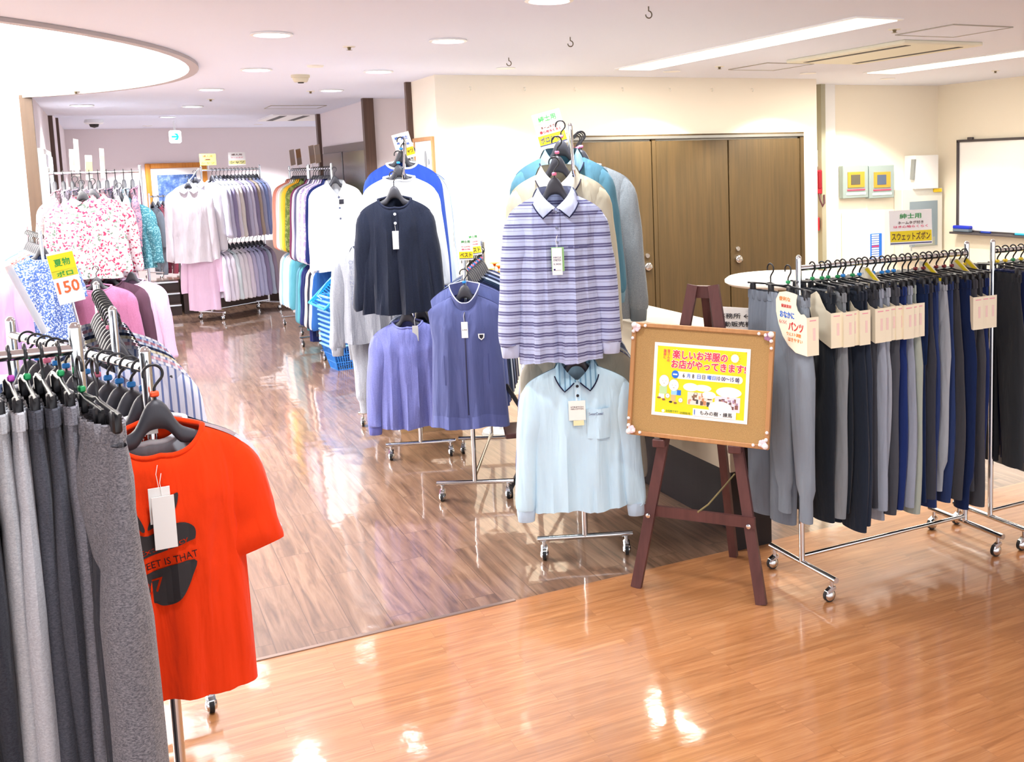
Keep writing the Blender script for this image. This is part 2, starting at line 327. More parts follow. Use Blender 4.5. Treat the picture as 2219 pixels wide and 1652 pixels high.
# plain cupboard doors on the cream wall
d2 = tag(bpy.data.objects.new('door_2', None), kind='structure'); CO.objects.link(d2); d2.location = (0, 7.58, 0)
MB().box((4.455, -.01, 2.01), (2.32, .06, .04)).box((3.315, -.01, 1.0), (.04, .06, 2.0)).box((5.595, -.01, 1.0), (.04, .06, 2.0)).box((4.09, -.012, 1.0), (.035, .05, 2.0)).build('door_frame', DOORW, d2)
MB().box((4.455, -.045, 2.005), (2.30, .012, .022)).build('door_track', mat('brushed_metal', '9a9a96', .35, .8), d2)
for a, b in ((3.335, 4.07), (4.11, 4.815), (4.823, 5.575)):
    MB().box(((a+b)/2, -.015, .99), (b-a-.004, .04, 1.97), bev=.004).build('door_leaf', DOORW, d2)
for x in (4.005, 4.90):
    h = MB().lathe([(.0, -.062), (.026, -.062), (.034, -.056), (.036, -.045), (.036, -.03)], (x, 0, .94), 24, 'y').build('door_knob', CHROME, d2, smooth=True)
    MB().box((x, -.064, .94), (.056, .008, .010), (0, .3, 0)).build('thumb_turn', mat('satin_metal', 'b8b8b4', .3, .9), h)
    MB().lathe([(.0, -.05), (.018, -.05), (.021, -.045), (.021, -.03)], (x-.005, 0, 1.03), 20, 'y').build('door_lock', CHROME, d2, smooth=True)
# raised floor, steps and half wall at the far end
STG = woodmat('glossy_stage_wood', '6a5344', '84695a', .12, .3, 'x')
struct('floor_stage', B((.3, 16.9, .21), (3.2, 3.3, .42)), STG)
st = thing('stage_steps', 'dark wooden steps with chrome edges below the stage at the back left', 'steps', (.24, 14.9, 0))
for k in range(3):
    MB().box((0, .2-.12*(2-k), .07+.14*k), (1.15, .42-.1*k, .14)).build('step', mat('very_dark_wood', '2c1c16', .3), st)
    MB().box((0, -.02+.005-.12*(2-k)+.05*k, .132+.14*k), (1.15, .03, .02)).build('step_edge', CHROME, st)
hw = thing('half_wall_cabinet', 'dark brown low cabinet with a white cap beside the stage steps', 'cabinet', (.98, 14.95, 0))
MB().box((0, 0, .42), (.26, .5, .84)).build('cabinet_body', mat('very_dark_wood', '2c1c16', .3), hw)
MB().box((0, 0, .86), (.3, .54, .04), bev=.01).build('cabinet_cap', WHITE, hw)
MB().box((-.01, -.26, .66), (.24, .02, .03)).build('cabinet_shelf_edge', CARD, hw)
struct('wall_partition', MB().box((2.25, 15.3, .5), (2.2, .1, .76)), plaster('grey_beige_panel', 'b4a6a2'))
struct('baseboard_partition', MB().box((2.25, 15.24, .07), (2.2, .14, .14)), mat('very_dark_wood', '2c1c16', .3))
# ------------------------------------------------------------------ lights and ceiling fittings
LSH = []
def lampdata(power, col, size):
    l = bpy.data.lights.new('lamp', 'SPOT'); l.energy = power*1.12; l.color = col; l.spot_size = radians(132); l.spot_blend = .75; l.shadow_soft_size = size; return l
LRIM = mat('lamp_trim', 'f4f4f2', .4)
where = {0: 'third from the front in the left row', 1: 'fourth in the left row', 2: 'fifth in the left row', 3: 'farthest in the left row', 4: 'farthest in the right row above the hall', 5: 'third in the right row', 6: 'nearest the camera at top centre left', 7: 'cut by the top edge of the photo'}
lw = ['nearest of the left row, level with the round recess', 'second of the left row, beside the recess tip', 'third of the left row, behind the recess', 'small and farthest of the left row', 'right row, farthest, above the colourful shirts', 'right row, second farthest, above the picture frame', 'right row, above the striped polo shirt side', 'right row, nearest, cut by the top edge of the photo', 'above the viewer at the left, outside the frame', 'above the viewer by the left racks, outside the frame', 'above the viewer over the orange floor, outside the frame', 'far left over the floral racks']
for i, (x, y, p, c) in enumerate(LAMPS):
    t = thing('ceiling_downlight', 'round recessed downlight, '+lw[i], 'ceiling light', (x, y, ZC), 0, 'round ceiling downlights')
    MB().lathe([(.085, -.0005), (.102, -.001), (.104, -.008), (.088, -.010), (.083, -.004)], n=32).build('trim_ring', LRIM, t, smooth=True)
    MB().lathe([(0.001, -.003), (.083, -.003), (.083, -.0045), (0.001, -.0045)], n=32).build('glowing_diffuser', mat('downlight_glow', 'ffffff' if c == COOL else 'fff6e0', .5, emit=9), t)
    lo = bpy.data.objects.new('lamp', lampdata(p, c, .07)); CO.objects.link(lo); lo.parent = t; lo.location = (0, 0, -.02)
for (x, y) in ((.9, 13.6), (.85, 15.0)):
    t = thing('ceiling_downlight', 'small round downlight beyond the beam, '+('nearer' if y < 14 else 'farther')+' of the two above the exit sign', 'ceiling light', (x, y, 2.6), 0, 'round ceiling downlights')
    MB().lathe([(.085, -.0005), (.102, -.001), (.104, -.008), (.088, -.010), (.083, -.004)], n=32).build('trim_ring', LRIM, t, smooth=True)
    MB().lathe([(0.001, -.003), (.083, -.003), (.083, -.0045), (0.001, -.0045)], n=32).build('glowing_diffuser', mat('downlight_glow', 'ffffff', .5, emit=9), t)
    lo = bpy.data.objects.new('lamp', lampdata(240, COOL, .07)); CO.objects.link(lo); lo.parent = t; lo.location = (0, 0, -.02)
# wall-washing downlights of the right-hand half and the hall (flush, white)
for i, (x, y, p, c, l) in enumerate([(2.62, 7.0, 90, WARM, 'near the corner of the cream wall'), (4.0, 7.05, 110, WARM, 'in front of the wooden doors'), (5.3, 7.05, 80, WARM, 'in front of the right wooden door'), (6.5, 7.45, 90, WARM, 'in front of the two alarm panels'), (2.7, 9.2, 45, COOL, 'in the side corridor'), (.7, 17.5, 190, COOL, 'above the blue painting'), (2.3, 17.4, 190, COOL, 'at the far right end of the back room')]):
    z = 2.6 if y > 13 else ZC
    t = thing('ceiling_downlight', 'flush round downlight '+l, 'ceiling light', (x, y, z), 0, 'round ceiling downlights')
    MB().lathe([(.055, -.0005), (.068, -.001), (.069, -.006), (.056, -.007)], n=24).build('trim_ring', LRIM, t, smooth=True)
    MB().lathe([(0.001, -.002), (.055, -.002), (.055, -.004), (0.001, -.004)], n=24).build('glowing_diffuser', mat('downlight_glow', 'ffffff' if c == COOL else 'fff6e0', .5, emit=9), t)
    lo = bpy.data.objects.new('lamp', lampdata(p, c, .05)); lo.data.spot_blend = .35; lo.data.spot_size = radians(122); CO.objects.link(lo); lo.parent = t; lo.location = (0, 0, -.02)
for x, y0, y1, w, l in ((3.6, 4.2, 6.9, .26, 'long flush ceiling light over the counter, nearer the middle'), (5.95, 4.3, 6.9, .3, 'long flush ceiling light near the whiteboard wall')):
    t = thing('strip_light', l, 'ceiling light', (x, (y0+y1)/2, ZC), 0, 'long ceiling lights')
    MB().box((0, 0, -.004), (w+.05, y1-y0+.05, .008)).build('light_frame', LRIM, t)
    MB().box((0, 0, -.010), (w, y1-y0, .006)).build('glowing_diffuser', mat('strip_glow', 'fff8e8', .5, emit=1.3), t)
    la = bpy.data.lights.new('lamp', 'AREA'); la.shape = 'RECTANGLE'; la.size = w; la.size_y = y1-y0; la.energy = 45; la.color = WARM
    lo = bpy.data.objects.new('lamp', la); CO.objects.link(lo); lo.parent = t; lo.location = (0, 0, -.02)
GREYL = mat('hatch_line', 'a8a49a', .6); SHF = mat('vent_dark', '2a2420', .6); IV = mat('ivory_plastic', 'eeeadb', .5)
ac = thing('air_conditioner', 'long ceiling air conditioner panel with two dark slots', 'air conditioner', (4.76, 5.54, ZC))
MB().box((0, 0, -.012), (.66, 1.22, .024), bev=.006).build('panel', mat('ac_panel', 'e6e2cc', .5), ac)
for x in (-.22, .22): MB().box((x, 0, -.022), (.045, 1.05, .008)).build('air_slot', SHF, ac)
for i, (x, y, sx, sy, l) in enumerate(((4.61, 6.6, .42, .52, 'square ceiling access hatch beyond the air conditioner'), (4.43, 4.52, .45, .46, 'square ceiling access hatch this side of the air conditioner'), (1.88, 11.35, .55, .5, 'square ceiling hatch over the hall before the beam'))):
    t = thing('ceiling_hatch', l, 'hatch', (x, y, ZC), 0, 'ceiling hatches')
    MB().box((0, 0, -.002), (sx-.02, sy-.02, .004)).build('hatch_panel', CEIL, t)
    f = MB()
    for s in (-1, 1): f.box((s*sx/2, 0, -.003), (.008, sy, .006)); f.box((0, s*sy/2, -.003), (sx, .008, .006))
    f.build('hatch_frame', GREYL, t)
ac2 = thing('air_conditioner', 'small white ceiling air vent with dark slots beyond the beam', 'air conditioner', (2.55, 15.2, 2.6))
MB().box((0, 0, -.012), (.9, 1.6, .024)).build('panel', LRIM, ac2)
for x in (-.3, 0): MB().box((x, 0, -.022), (.09, 1.3, .008)).build('air_slot', SHF, ac2)
sm = thing('smoke_detector', 'beige smoke detector hanging under the ceiling near the left row of lights', 'smoke detector', (1.33, 7.72, ZC))
MB().lathe([(.001, 0), (.065, 0), (.065, -.018), (.056, -.02), (.056, -.03), (.045, -.05), (.001, -.052)], n=24).build('detector_body', mat('beige_plastic', 'd6ceb4', .5), sm, smooth=True)
MB().lathe([(.001, -.052), (.022, -.052), (.02, -.058), (.001, -.058)], n=16).build('sensor', SHF, sm)
tag(MB().lathe([(.001, 0), (.055, 0), (.05, -.01), (.001, -.012)], n=24).build('ceiling_speaker', IV, None, (1.31, 7.03, ZC)), 'flat round disc on the ceiling before the smoke detector', 'detector')
for x, y, z, l in ((1.3, 5.95, ZC, 'left of the nearest right-row downlight'), (4.02, 4.55, ZC, 'beside the near ceiling hatch'), (4.19, 6.66, ZC, 'left of the far ceiling hatch'), (6.98, 6.62, ZC, 'near the whiteboard wall'), (-.12, 9.3, ZC, 'at the left behind the round recess'), (.95, 10.2, ZC, 'between the far left-row downlights'), (1.66, 9.2, ZC, 'just left of the farthest right-row downlight'), (1.6, 13.7, 2.6, 'beyond the ceiling beam')):
    t = thing('sprinkler_head', 'small ceiling sprinkler '+l, 'sprinkler', (x, y, z), 0, 'ceiling sprinklers')
    MB().lathe([(.001, 0), (.035, 0), (.034, -.004), (.001, -.004)], n=16).build('cover_plate', IV, t)
    MB().lathe([(.001, -.004), (.012, -.004), (.008, -.018), (.018, -.020), (.001, -.022)], n=12).build('nozzle', mat('dull_brass', '7a6c50', .4, .6), t)
for i, (x, y) in enumerate(((2.26, 4.18), (2.36, 5.28), (2.4, 6.35))):
    pts = [(0, 0, 0), (0, 0, -.02)]+[(.016*sin(a), 0, -.036+.016*cos(a)) for a in [k*pi/8 for k in range(0, 13)]]
    tag(MB().tube(pts, .003, 6).build('ceiling_hook', mat('grey_metal', '6c675c', .4, .8), None, (x, y, ZC), smooth=True), 'small metal ceiling hook, '+('nearest', 'middle', 'farthest')[i]+' of three in line', 'hook', 'ceiling hooks')
for i, x in enumerate((2.54, 2.98, 3.41, 3.83, 4.27, 4.68, 5.09)):
    pts = [(0, 0, 0), (0, -.02, 0)]+[(0, -.02-.012*sin(a), -.012+.012*cos(a)) for a in [k*pi/6 for k in range(1, 8)]]
    tag(MB().tube(pts, .004, 6).build('wall_hook', IV, None, (x, 7.58, 2.41), smooth=True), 'tiny white hook high on the cream wall, '+ORD[i]+' from its left corner', 'hook', 'small wall hooks')
# ------------------------------------------------------------------ hangers, garments, racks
_meshes = {}
def cached(key, fn, smooth=True):
    if key not in _meshes: _meshes[key] = fn().mesh(str(key[0]), smooth)
    return _meshes[key]
def hook_mesh(stem=.05):
    mb = MB(); R = .021
    pts = [(R*cos(a), 0, R*sin(a)) for a in [radians(200-10*k) for k in range(0, 26)]]
    pts += [(.004, 0, -R-.006), (0, 0, -R-.014), (0, 0, -R-stem)]
    return mb.tube(pts, .0033, 8)
def arm_mesh(W):
    def f():
        mb = MB(); rings = []; N = 44
        for k in range(N+1):
            x = -W+2*W*k/N; a = abs(x)/W
            top = -.112-(.088 if W > .18 else .08)*a**1.15+.052*exp(-(x/.034)**4*.55-(abs(x)/.05)**2*.4)
            th = .042-.022*a+.03*exp(-(x/.045)**2)
            d = .012+.004*(1-a); e = .45 if a > .98 else 1
            rings.append([(x, d*e*cos(t), top-th/2+th/2*e*(abs(sin(t))**.7)*(1 if sin(t) > 0 else -1)) for t in [2*pi*j/12 for j in range(12)]])
        return mb.loft(rings)
    return f
_hid = 0
def hanger(loc, rz, marker=None, W=.165, label='', group='', col=None, small=False):
    h = thing('clothes_hanger', label, 'hanger', loc, rz, group)
    obj('hook', cached(('hook', 0), lambda: hook_mesh()), CHROME if col == 'w' else BLACKP, h)
    obj('shoulder_bar', cached(('shoulder_bar', W), arm_mesh(W)), CARD if col == 'w' else (CHARP if not small else BLACKP), h)
    if marker: obj('size_marker', cached(('size_marker', 0), lambda: MB().box((0, 0, -.048), (.02, .014, .014), bev=.003)), marker, h)
    return h
def clip_hanger(loc, rz, marker=None, label='', group=''):
    h = thing('clip_hanger', label, 'hanger', loc, rz, group)
    obj('hook', cached(('hook', 1), lambda: hook_mesh(.04)), BLACKP, h)
    obj('cross_bar', cached(('cross_bar', 0), lambda: MB().tube([(-.16, 0, -.072), (-.03, 0, -.066), (0, 0, -.06), (.03, 0, -.066), (.16, 0, -.072)], .0045, 8)), BLACKP, h)
    for x in (-.125, .125): obj('clip', cached(('clip', x), lambda: MB().box((x, 0, -.09), (.028, .018, .045), bev=.004)), BLACKP, h)
    if marker: obj('size_marker', cached(('size_marker', 0), lambda: MB().box((0, 0, -.048), (.02, .014, .014), bev=.003)), marker, h)
    return h
class Cloth:
    """front and back panels of a top hanging from its shoulders; local front is -y"""
    def __init__(s, W=.22, L=.7, b=.055, nw=.085, nd_=.06, drop=.09, fold=.012, seed=1, flare=.04, hem=.0, vneck=False):
        s.__dict__.update(W=W, L=L, b=b, nw=nw, ndp=nd_, drop=drop, fold=fold, flare=flare, hem=hem, vneck=vneck)
        r = random.Random(seed); s.p = [r.uniform(0, 6.28) for _ in range(6)]; s.n1 = r.uniform(2.2, 3.2); s.n2 = r.uniform(4.5, 6.5)
    def zt(s, xn, front):
        x = xn*s.W; z = -s.drop*(abs(xn)**1.15)-.018*abs(xn)**9
        a = abs(x)/s.nw
        if a < 1:
            if front: z -= s.ndp*((1-a) if s.vneck else (1-a*a)**.75)
            else: z -= .012*(1-a*a)
        return z
    def pos(s, xn, v, front):
        hw = s.W*(.975-.125*min(1, v*4)+s.flare*v)
        sg = -1 if front else 1
        b = .008+(s.b-.008)*min(1, v*4.5)**.6
        k = sqrt(max(0, 1-abs(xn)**2.6))
        y = sg*b*k
        x = xn*s.W
        if abs(x) < s.nw: y += sg*.03*sqrt(1-(x/s.nw)**2)*max(0, 1-v*5)
        A = s.fold*(.2+.8*v)*min(1, v*5)*k
        w = A*sin(s.n1*pi*xn+s.p[0]+.9*v)+.6*A*sin(s.n2*pi*xn+s.p[1]-1.2*v)+.3*A*sin(9*xn+7*v+s.p[2])+.28*A*sin(2.3*s.n2*pi*xn+s.p[4]+2*v)
        y += w*(1 if front else .7)
        zt = s.zt(xn, front); zh = -s.L+s.hem*(1-xn*xn)*(-1)+.006*sin(5*xn+s.p[3])
        return (xn*hw+.25*w*v, y, zt*(1-v)+zh*v)
    def surf(s, x, z, off=.003):
        xn = x/s.W; zt = s.zt(xn, True); v = max(0, min(1, (zt-z)/(zt+s.L))); p = s.pos(xn, v, True); return (x, p[1]-off, z)
    def body(s, nu=30, nv=22):
        mb = MB()
        def fn(u, v):
            th = 2*pi*u; c = cos(th); xn = (abs(c)**.85)*(1 if c > 0 else -1); front = sin(th) < 0
            if abs(xn) > .9999: front = True
            return s.pos(xn, v**1.15, front)
        return mb.grid(fn, nu*2, nv, wrap=True)
    def body_panel(s, x0, x1, z0, z1, off=.003, n=8):       # a patch lying on the front
        mb = MB()
        return mb.grid(lambda u, v: s.surf(x0+(x1-x0)*u, z0+(z1-z0)*v, off), n, n)
    def neckline(s, rin, h, lift=0, n=40, yo=.038, gap=0):   # ring of points round the neck, back centre to back centre
        pts = []
        for k in range(n+1):
            ph = -pi+2*pi*k/n          # 0 = front centre
            x = s.nw*rin*sin(ph); xn = x/s.W; fr = cos(ph) > 0
            z = s.zt(xn, fr)+lift; y = -(yo)*cos(ph)
            pts.append(Vector((x, y, z)))
        return pts
def sleeve_mesh(sg, W, drop, sl, kind, seed):
    mb = MB(); r = random.Random(seed*7+int(sg)); p = [r.uniform(0, 6) for _ in range(4)]
    if kind == 'short': K = [(W-.075, -drop-.030, .060, .018), (W-.046, -drop-.082, .074, .036), (W-.03, -drop-.16, .074, .042), (W-.018, -drop-.22, .078, .042), (W-.010, -drop-.275, .080, .038)]
    else:
        e = sl
        K = [(W-.075, -drop-.028, .054, .016), (W-.047, -drop-.076, .066, .035), (W-.032, -drop-.16, .062, .044), (W-.016, -.42*e-.05, .057, .044), (W-.002, -.68*e, .050, .04), (W+.008, -.86*e, .047, .036), (W+.012, -e+.012, .046, .034), (W+.012, -e, .038, .028)]
    N = 22; pts = []
    for i in range(N+1):
        t = i/N*(len(K)-1); a = min(int(t), len(K)-2); f = t-a
        P = [K[max(a-1, 0)], K[a], K[a+1], K[min(a+2, len(K)-1)]]
        pts.append([.5*((2*P[1][q])+(-P[0][q]+P[2][q])*f+(2*P[0][q]-5*P[1][q]+4*P[2][q]-P[3][q])*f*f+(-P[0][q]+3*P[1][q]-3*P[2][q]+P[3][q])*f**3) for q in range(4)])
    rings = []
    for i, (x, z, rx, ry) in enumerate(pts):
        q = pts[min(i+1, N)]; q0 = pts[max(i-1, 0)]; tx, tz = q[0]-q0[0], q[1]-q0[1]; l = sqrt(tx*tx+tz*tz); tx, tz = tx/l, tz/l; v = i/N
        if kind == 'short' and i > N-6: tx, tz = .22, -.975
        ring = []
        for k in range(16):
            a = 2*pi*k/16; wr = .005*v*sin(3*a+p[0]+4*v)+.004*sin(14*v+a+p[1])*v
            ox = rx*cos(a)+wr; ring.append((sg*(x+(-tz)*ox), ry*sin(a)*(.9+.2*sin(a+p[2]))+wr-.003*v, z+tx*ox))
        rings.append(ring)
    return mb.loft(rings, cap=False)
def band(rings_a, rings_b, th=.003):
    mb = MB(); n = len(rings_a); mb.add(rings_a+rings_b, [(i, i+1, n+i+1, n+i) for i in range(n-1)]); return mb
def collar_mesh(c, spread=.05, stand=.022, fall=.055):
    """turn-down collar: two flaps meeting at the front button and a fold round the back"""
    mb = MB(); nw, nd_ = c.nw, c.ndp; edges = []
    zs = c.zt(nw/c.W, True)
    for sg in (-1, 1):
        S0, S1 = Vector((sg*nw*.86, .002, zs+.032)), Vector((sg*nw*1.22, .0, zs-.022))
        C0, C1 = Vector((sg*.003, -.050, -nd_+.004)), Vector((sg*(.046+.1*nd_), -.066, -nd_-.040))
        def fn(u, v):
            a = S0.lerp(C0, u); b = S1.lerp(C1, u); a.x += sg*.010*sin(pi*u); a.y -= .012*sin(pi*u); b.y -= .018*sin(pi*u); b.x += sg*.006*sin(pi*u)
            q = a.lerp(b, v); q.y -= .009*sin(pi*min(1, v*1.1))*(1 if u > 0 else .6); return q
        mb.grid(fn, 10, 6); edges.append([fn(k/10, 1) for k in range(11)]+[fn(1, 1-k/5) for k in range(1, 5)])
        mb.grid(lambda u, v: S0.lerp(C0, u)+Vector((sg*.010*sin(pi*u), .006*v-.012*sin(pi*u), -.030*v)), 10, 2)
    def back(u, v):
        ph = pi/2+pi*u; x = nw*.86*sin(ph); y = -.042*cos(ph)
        k = 1+.42*v; return (x*k, y*k+.002, zs+.032-.054*v*v+.006*sin(pi*u))
    mb.grid(back, 14, 5); return mb, edges
def ribneck(c, r=.007, rin=1.0, lift=.0):
    pts = c.neckline(rin, 0, lift, 44)[:-1]
    return MB().tube(pts, r, 8, closed=True)
def tagcard(parent, c, x, z, w, h, m=CARD, name='price_tag', off=.012, lines=()):
    p = Vector(c.surf(x, z, off)); t = MB().box((0, 0, -h/2), (w, .0016, h), bev=.0004).build(name, m, parent, p)
    MB().tube([(0, 0, 0), (-.003, .006, .03), (.002, off*.8, .05)], .0007, 5).build('tag_string', CARD, t)
    for k, (tx, zz, hh, mm) in enumerate(lines): text('tag_print', tx, mm, t, (0, -.0012, -h*zz), w*.75, hh)
    return t
def top(name, label, cat, loc, rz, m, kind='crew', W=.22, L=.7, sl=.6, b=.055, seed=1, group=None, collar=None, cuff=None, fold=.012, nd_=.06, hero=False, sleeves='long', flare=.04, variant=None, tip=None, nw=.085, hem=0):
    """a hanging top; loc is the point where the collar meets the hanger"""
    c = Cloth(W, L, b, nw, nd_, .088, fold, variant if variant is not None else seed, flare, hem, kind in ('vneck',))
    key = (W, L, b, nd_, fold, flare, kind, nw, hem, hero, variant if variant is not None else seed)
    t = thing(name, label, cat, loc, rz, group)
    obj('body', cached(('body',)+key, lambda: c.body(44 if hero else 22, 30 if hero else 14)), m, t)
    if sleeves:
        for sg in (-1, 1):
            s_ = obj('sleeve', cached(('sleeve', sg, W, sl, sleeves, key[-1]), lambda: sleeve_mesh(sg, W, .088, sl, sleeves, key[-1])), m, t)
            if cuff:
                def cf():
                    mb = MB(); x = sg*(W+.013); rings = []
                    for zz, rr in ((.006, .040), (-.008, .041), (-.05, .036), (-.052, .034)): rings.append([(x+rr*cos(a), rr*.62*sin(a), -sl+zz) for a in [2*pi*k/16 for k in range(16)]])
                    return mb.loft(rings, cap=False)
                obj('cuff', cached(('cuff', sg, W, sl), cf), cuff, s_)
    if kind == 'polo' or kind == 'shirt':
        mb, edge = collar_mesh(c); co = mb.build('collar', collar or m, t, smooth=True)
        if tip:
            MB().tube([Vector(p)+Vector((0, -.0015, 0)) for p in edge[0]], .003, 6).tube([Vector(p)+Vector((0, -.0015, 0)) for p in edge[1]], .003, 6).build('collar_tipping', tip, co)
    elif kind == 'crew': ribneck(c).build('neck_rib', collar or m, t, smooth=True)
    elif kind == 'henley': ribneck(c, .0075, .99, .003).build('neck_rib', collar or m, t, smooth=True)
    return t, c
def place(o_top, up): pass
HZ = .104      # hanger hook centre above the collar point
def hung(name, label, cat, hook, rz, m, marker=None, hl=None, hg=None, hW=.165, hcol=None, **kw):
    hanger(hook, rz, marker, hW, hl or ('black hanger holding the '+label), hg or 'black clothes hangers', hcol)
    return top(name, label, cat, Vector(hook)-Vector((0, 0, HZ)), rz, m, **kw)
def trousers_mesh(seed, L=1.0, jog=False, wide=.15, thick=.02):
    def f():
        r = random.Random(seed); p = [r.uniform(0, 6) for _ in range(6)]; mb = MB(); bow = r.uniform(-.02, .03)
        rings = []
        for i in range(12):
            v = i/11; z = -.34*v; hw = wide*(1+.06*v-.16*max(0, v-.6)); b = thick*(.65+.5*min(1, v*3)-1.2*max(0, v-.5))
            ring = []
            for k in range(40):
                a = 2*pi*k/40; g = .004*sin(16*a+p[0])*max(0, 1-v*2.5); w = .006*sin(3*cos(a)+p[1])*v
                ring.append((hw*cos(a)+bow*v*.3, b*sin(a)+g+w, z+.004*sin(5*a)))
            rings.append(ring)
        mb.loft(rings, cap=False)
        for sg in (-1, 1):
            rings = []
            for i in range(20):
                v = i/19; z = -.04-(L-.04)*v; g_ = min(1, v*3.2); rx = ((.084-.014*v) if not jog else (.086-.028*v*v))*(.55+.45*g_); ry = thick*(1.3-.1*v)*(.35+.65*g_); cx = sg*(.088-.012*v)+bow*(.3+v)+.008*sin(5*v+p[2])
                if jog and i >= 17: rx, ry = .048, thick*.9
                ring = []
                for k in range(20):
                    a = 2*pi*k/20; w = .006*sin(2*a+p[3]+3*v)+.004*sin(9*v+p[4]+a)
                    ring.append((cx+(rx+w)*cos(a), (ry+w*.8)*sin(a)+.004*sin(4*v+p[5]), z))
                rings.append(ring)
            mb.loft(rings, cap=False)
        return mb
    return f
def waistband_mesh(wide=.15, thick=.02):
    def f():
        rings = []
        for z, s in ((.003, .97), (0, 1.02), (-.035, 1.03), (-.038, .98)):
            rings.append([((wide*s)*cos(a), thick*.7*s*1.15*sin(a)+.0035*sin(20*a), z) for a in [2*pi*k/80 for k in range(80)]])
        return MB().loft(rings, cap=False)
    return f
def label_card(parent, full=False):
    poly = [(.168, -.072), (.150, -.060), (.128, -.064), (.108, -.050), (.098, -.028), (.100, -.008), (.108, .012), (.085, .016), (.03, .020), (-.02, .012), (-.045, -.02), (-.045, -.07), (-.028, -.12), (.0, -.165), (.04, -.2), (.09, -.222), (.168, -.225)]
    if not full: poly = [(.168, -.072), (.135, -.062), (.11, -.035), (.09, -.005), (.07, .008), (.03, -.01), (.02, -.06), (.04, -.13), (.09, -.19), (.168, -.215)]
    mb = MB().prism(poly, -.030, -.0286); z0 = poly[-1][1]
    mb.box((.169, -.002, (z0-.072)/2), (.0014, .056, abs(z0)-.072))
    return mb
def pants(label, hook, rz, m, seed, L=1.0, jog=False, card=None, marker=None, group='', pos='', wide=.15, thick=.02, cat='trousers', name='trousers', hlabel=''):
    clip_hanger(hook, rz, marker, hlabel, 'black clip hangers')
    t = thing(name, label, cat, Vector(hook)-Vector((0, 0, .10)), rz, group)
    obj('trouser_legs', cached(('trouser_legs', seed, L, jog, wide, thick), trousers_mesh(seed, L, jog, wide, thick)), m, t)
    obj('waistband', cached(('waistband', wide, thick), waistband_mesh(wide, thick)), m, t)
    if card:
        cdo = obj('label_card', cached(('label_card', card), lambda: label_card(t, card == 'full'), False), CREAM, t)
        if card == 'full':
            text('card_print', '便利な', ORGI, cdo, (.02, -.031, -.012), .08, .018)
            text('card_print', '健康素材', RED, cdo, (.03, -.031, -.040), .07, .014)
            text('card_print', 'おなかに', BLUI, cdo, (.035, -.031, -.075), .10, .026, bold=.02)
            text('card_print', 'らくらく', RED, cdo, (.005, -.031, -.107), .05, .016)
            text('card_print', 'パンツ', RED, cdo, (.095, -.031, -.118), .10, .034, bold=.02)
            text('card_print', 'ウエスト調整', ORGI, cdo, (.08, -.031, -.150), .10, .014)
            text('card_print', 'はきやすい', ORGI, cdo, (.09, -.031, -.172), .10, .016)
        MB().box((.1703, -.002, -.085), (.0006, .03, .004)).build('card_print', mat('faint_pink', 'f0a0b0', .6), cdo)
        MB().box((.1703, .004, -.14), (.0006, .012, .05)).build('card_print', mat('faint_red', 'f4d4cc', .6), cdo)
    return t
def rack(label, near, psi, length, height, lower=None, foot=.46, arm=0, group='chrome clothes racks', rail_off=.04, post_r=.0125, top_ext=0):
    """near = floor point under the near post; psi = heading of the rail"""
    t = thing('clothes_rack', label, 'clothes rack', (near[0], near[1], 0), -psi, group)
    zf = .095
    for y, nm in ((0, 'n'), (length, 'f')):
        MB().cyl((0, y, zf), (0, y, height), post_r).lathe([(post_r, 0), (post_r, .006), (.006, .014), (.001, .015)], (0, y, height), 14).build('post', CHROME, t, smooth=True)
        fo = MB().cyl((-foot/2, y, zf), (foot/2, y, zf), .0125).build('foot', CHROME, t, smooth=True)
        for x in (-foot/2+.03, foot/2-.03):
            ca = MB().cyl((x, y, zf-.01), (x, y, zf-.035), .008).box((x, y-.008, .048), (.03, .05, .022), (.5, 0, 0), .006).build('caster', CHROME, fo, smooth=False)
            MB().cyl((x-.008, y-.014, .026), (x+.008, y-.014, .026), .026, 18).build('caster_wheel', RUB, fo, smooth=True)
            MB().loft([[(x+dx, y-.014+r*cos(2*pi*k/16), .027+r*sin(2*pi*k/16)) for k in range(16)] for dx, r in ((-.020, .004), (-.018, .014), (-.012, .021), (-.006, .0235), (.006, .0235), (.012, .021), (.018, .014), (.020, .004))]).build('caster_hood', CHROME, fo, smooth=True)
    MB().cyl((0, -.0, height-rail_off), (0, length, height-rail_off), .0115).build('hanging_rail', CHROME, t, smooth=True)
    if lower: MB().cyl((0, 0, lower), (0, length, lower), .0115).build('lower_rail', CHROME, t, smooth=True)
    MB().cyl((0, 0, zf+.028), (0, length, zf+.028), .0095).build('base_rail', CHROME, t, smooth=True)
    if arm:
        a = MB().tube([(0, .0, height-.03), (0, -.03, height-.02), (0, -arm, height-.02-arm*.75), (0, -arm-.01, height-arm*.75+.005)], .007, 10)
        a.build('sloping_arm', CHROME, t, smooth=True)
    return t
def on(near, psi, d, z, side=0): return Vector((near[0]+sin(psi)*d+cos(psi)*side, near[1]+cos(psi)*d-sin(psi)*side, z))
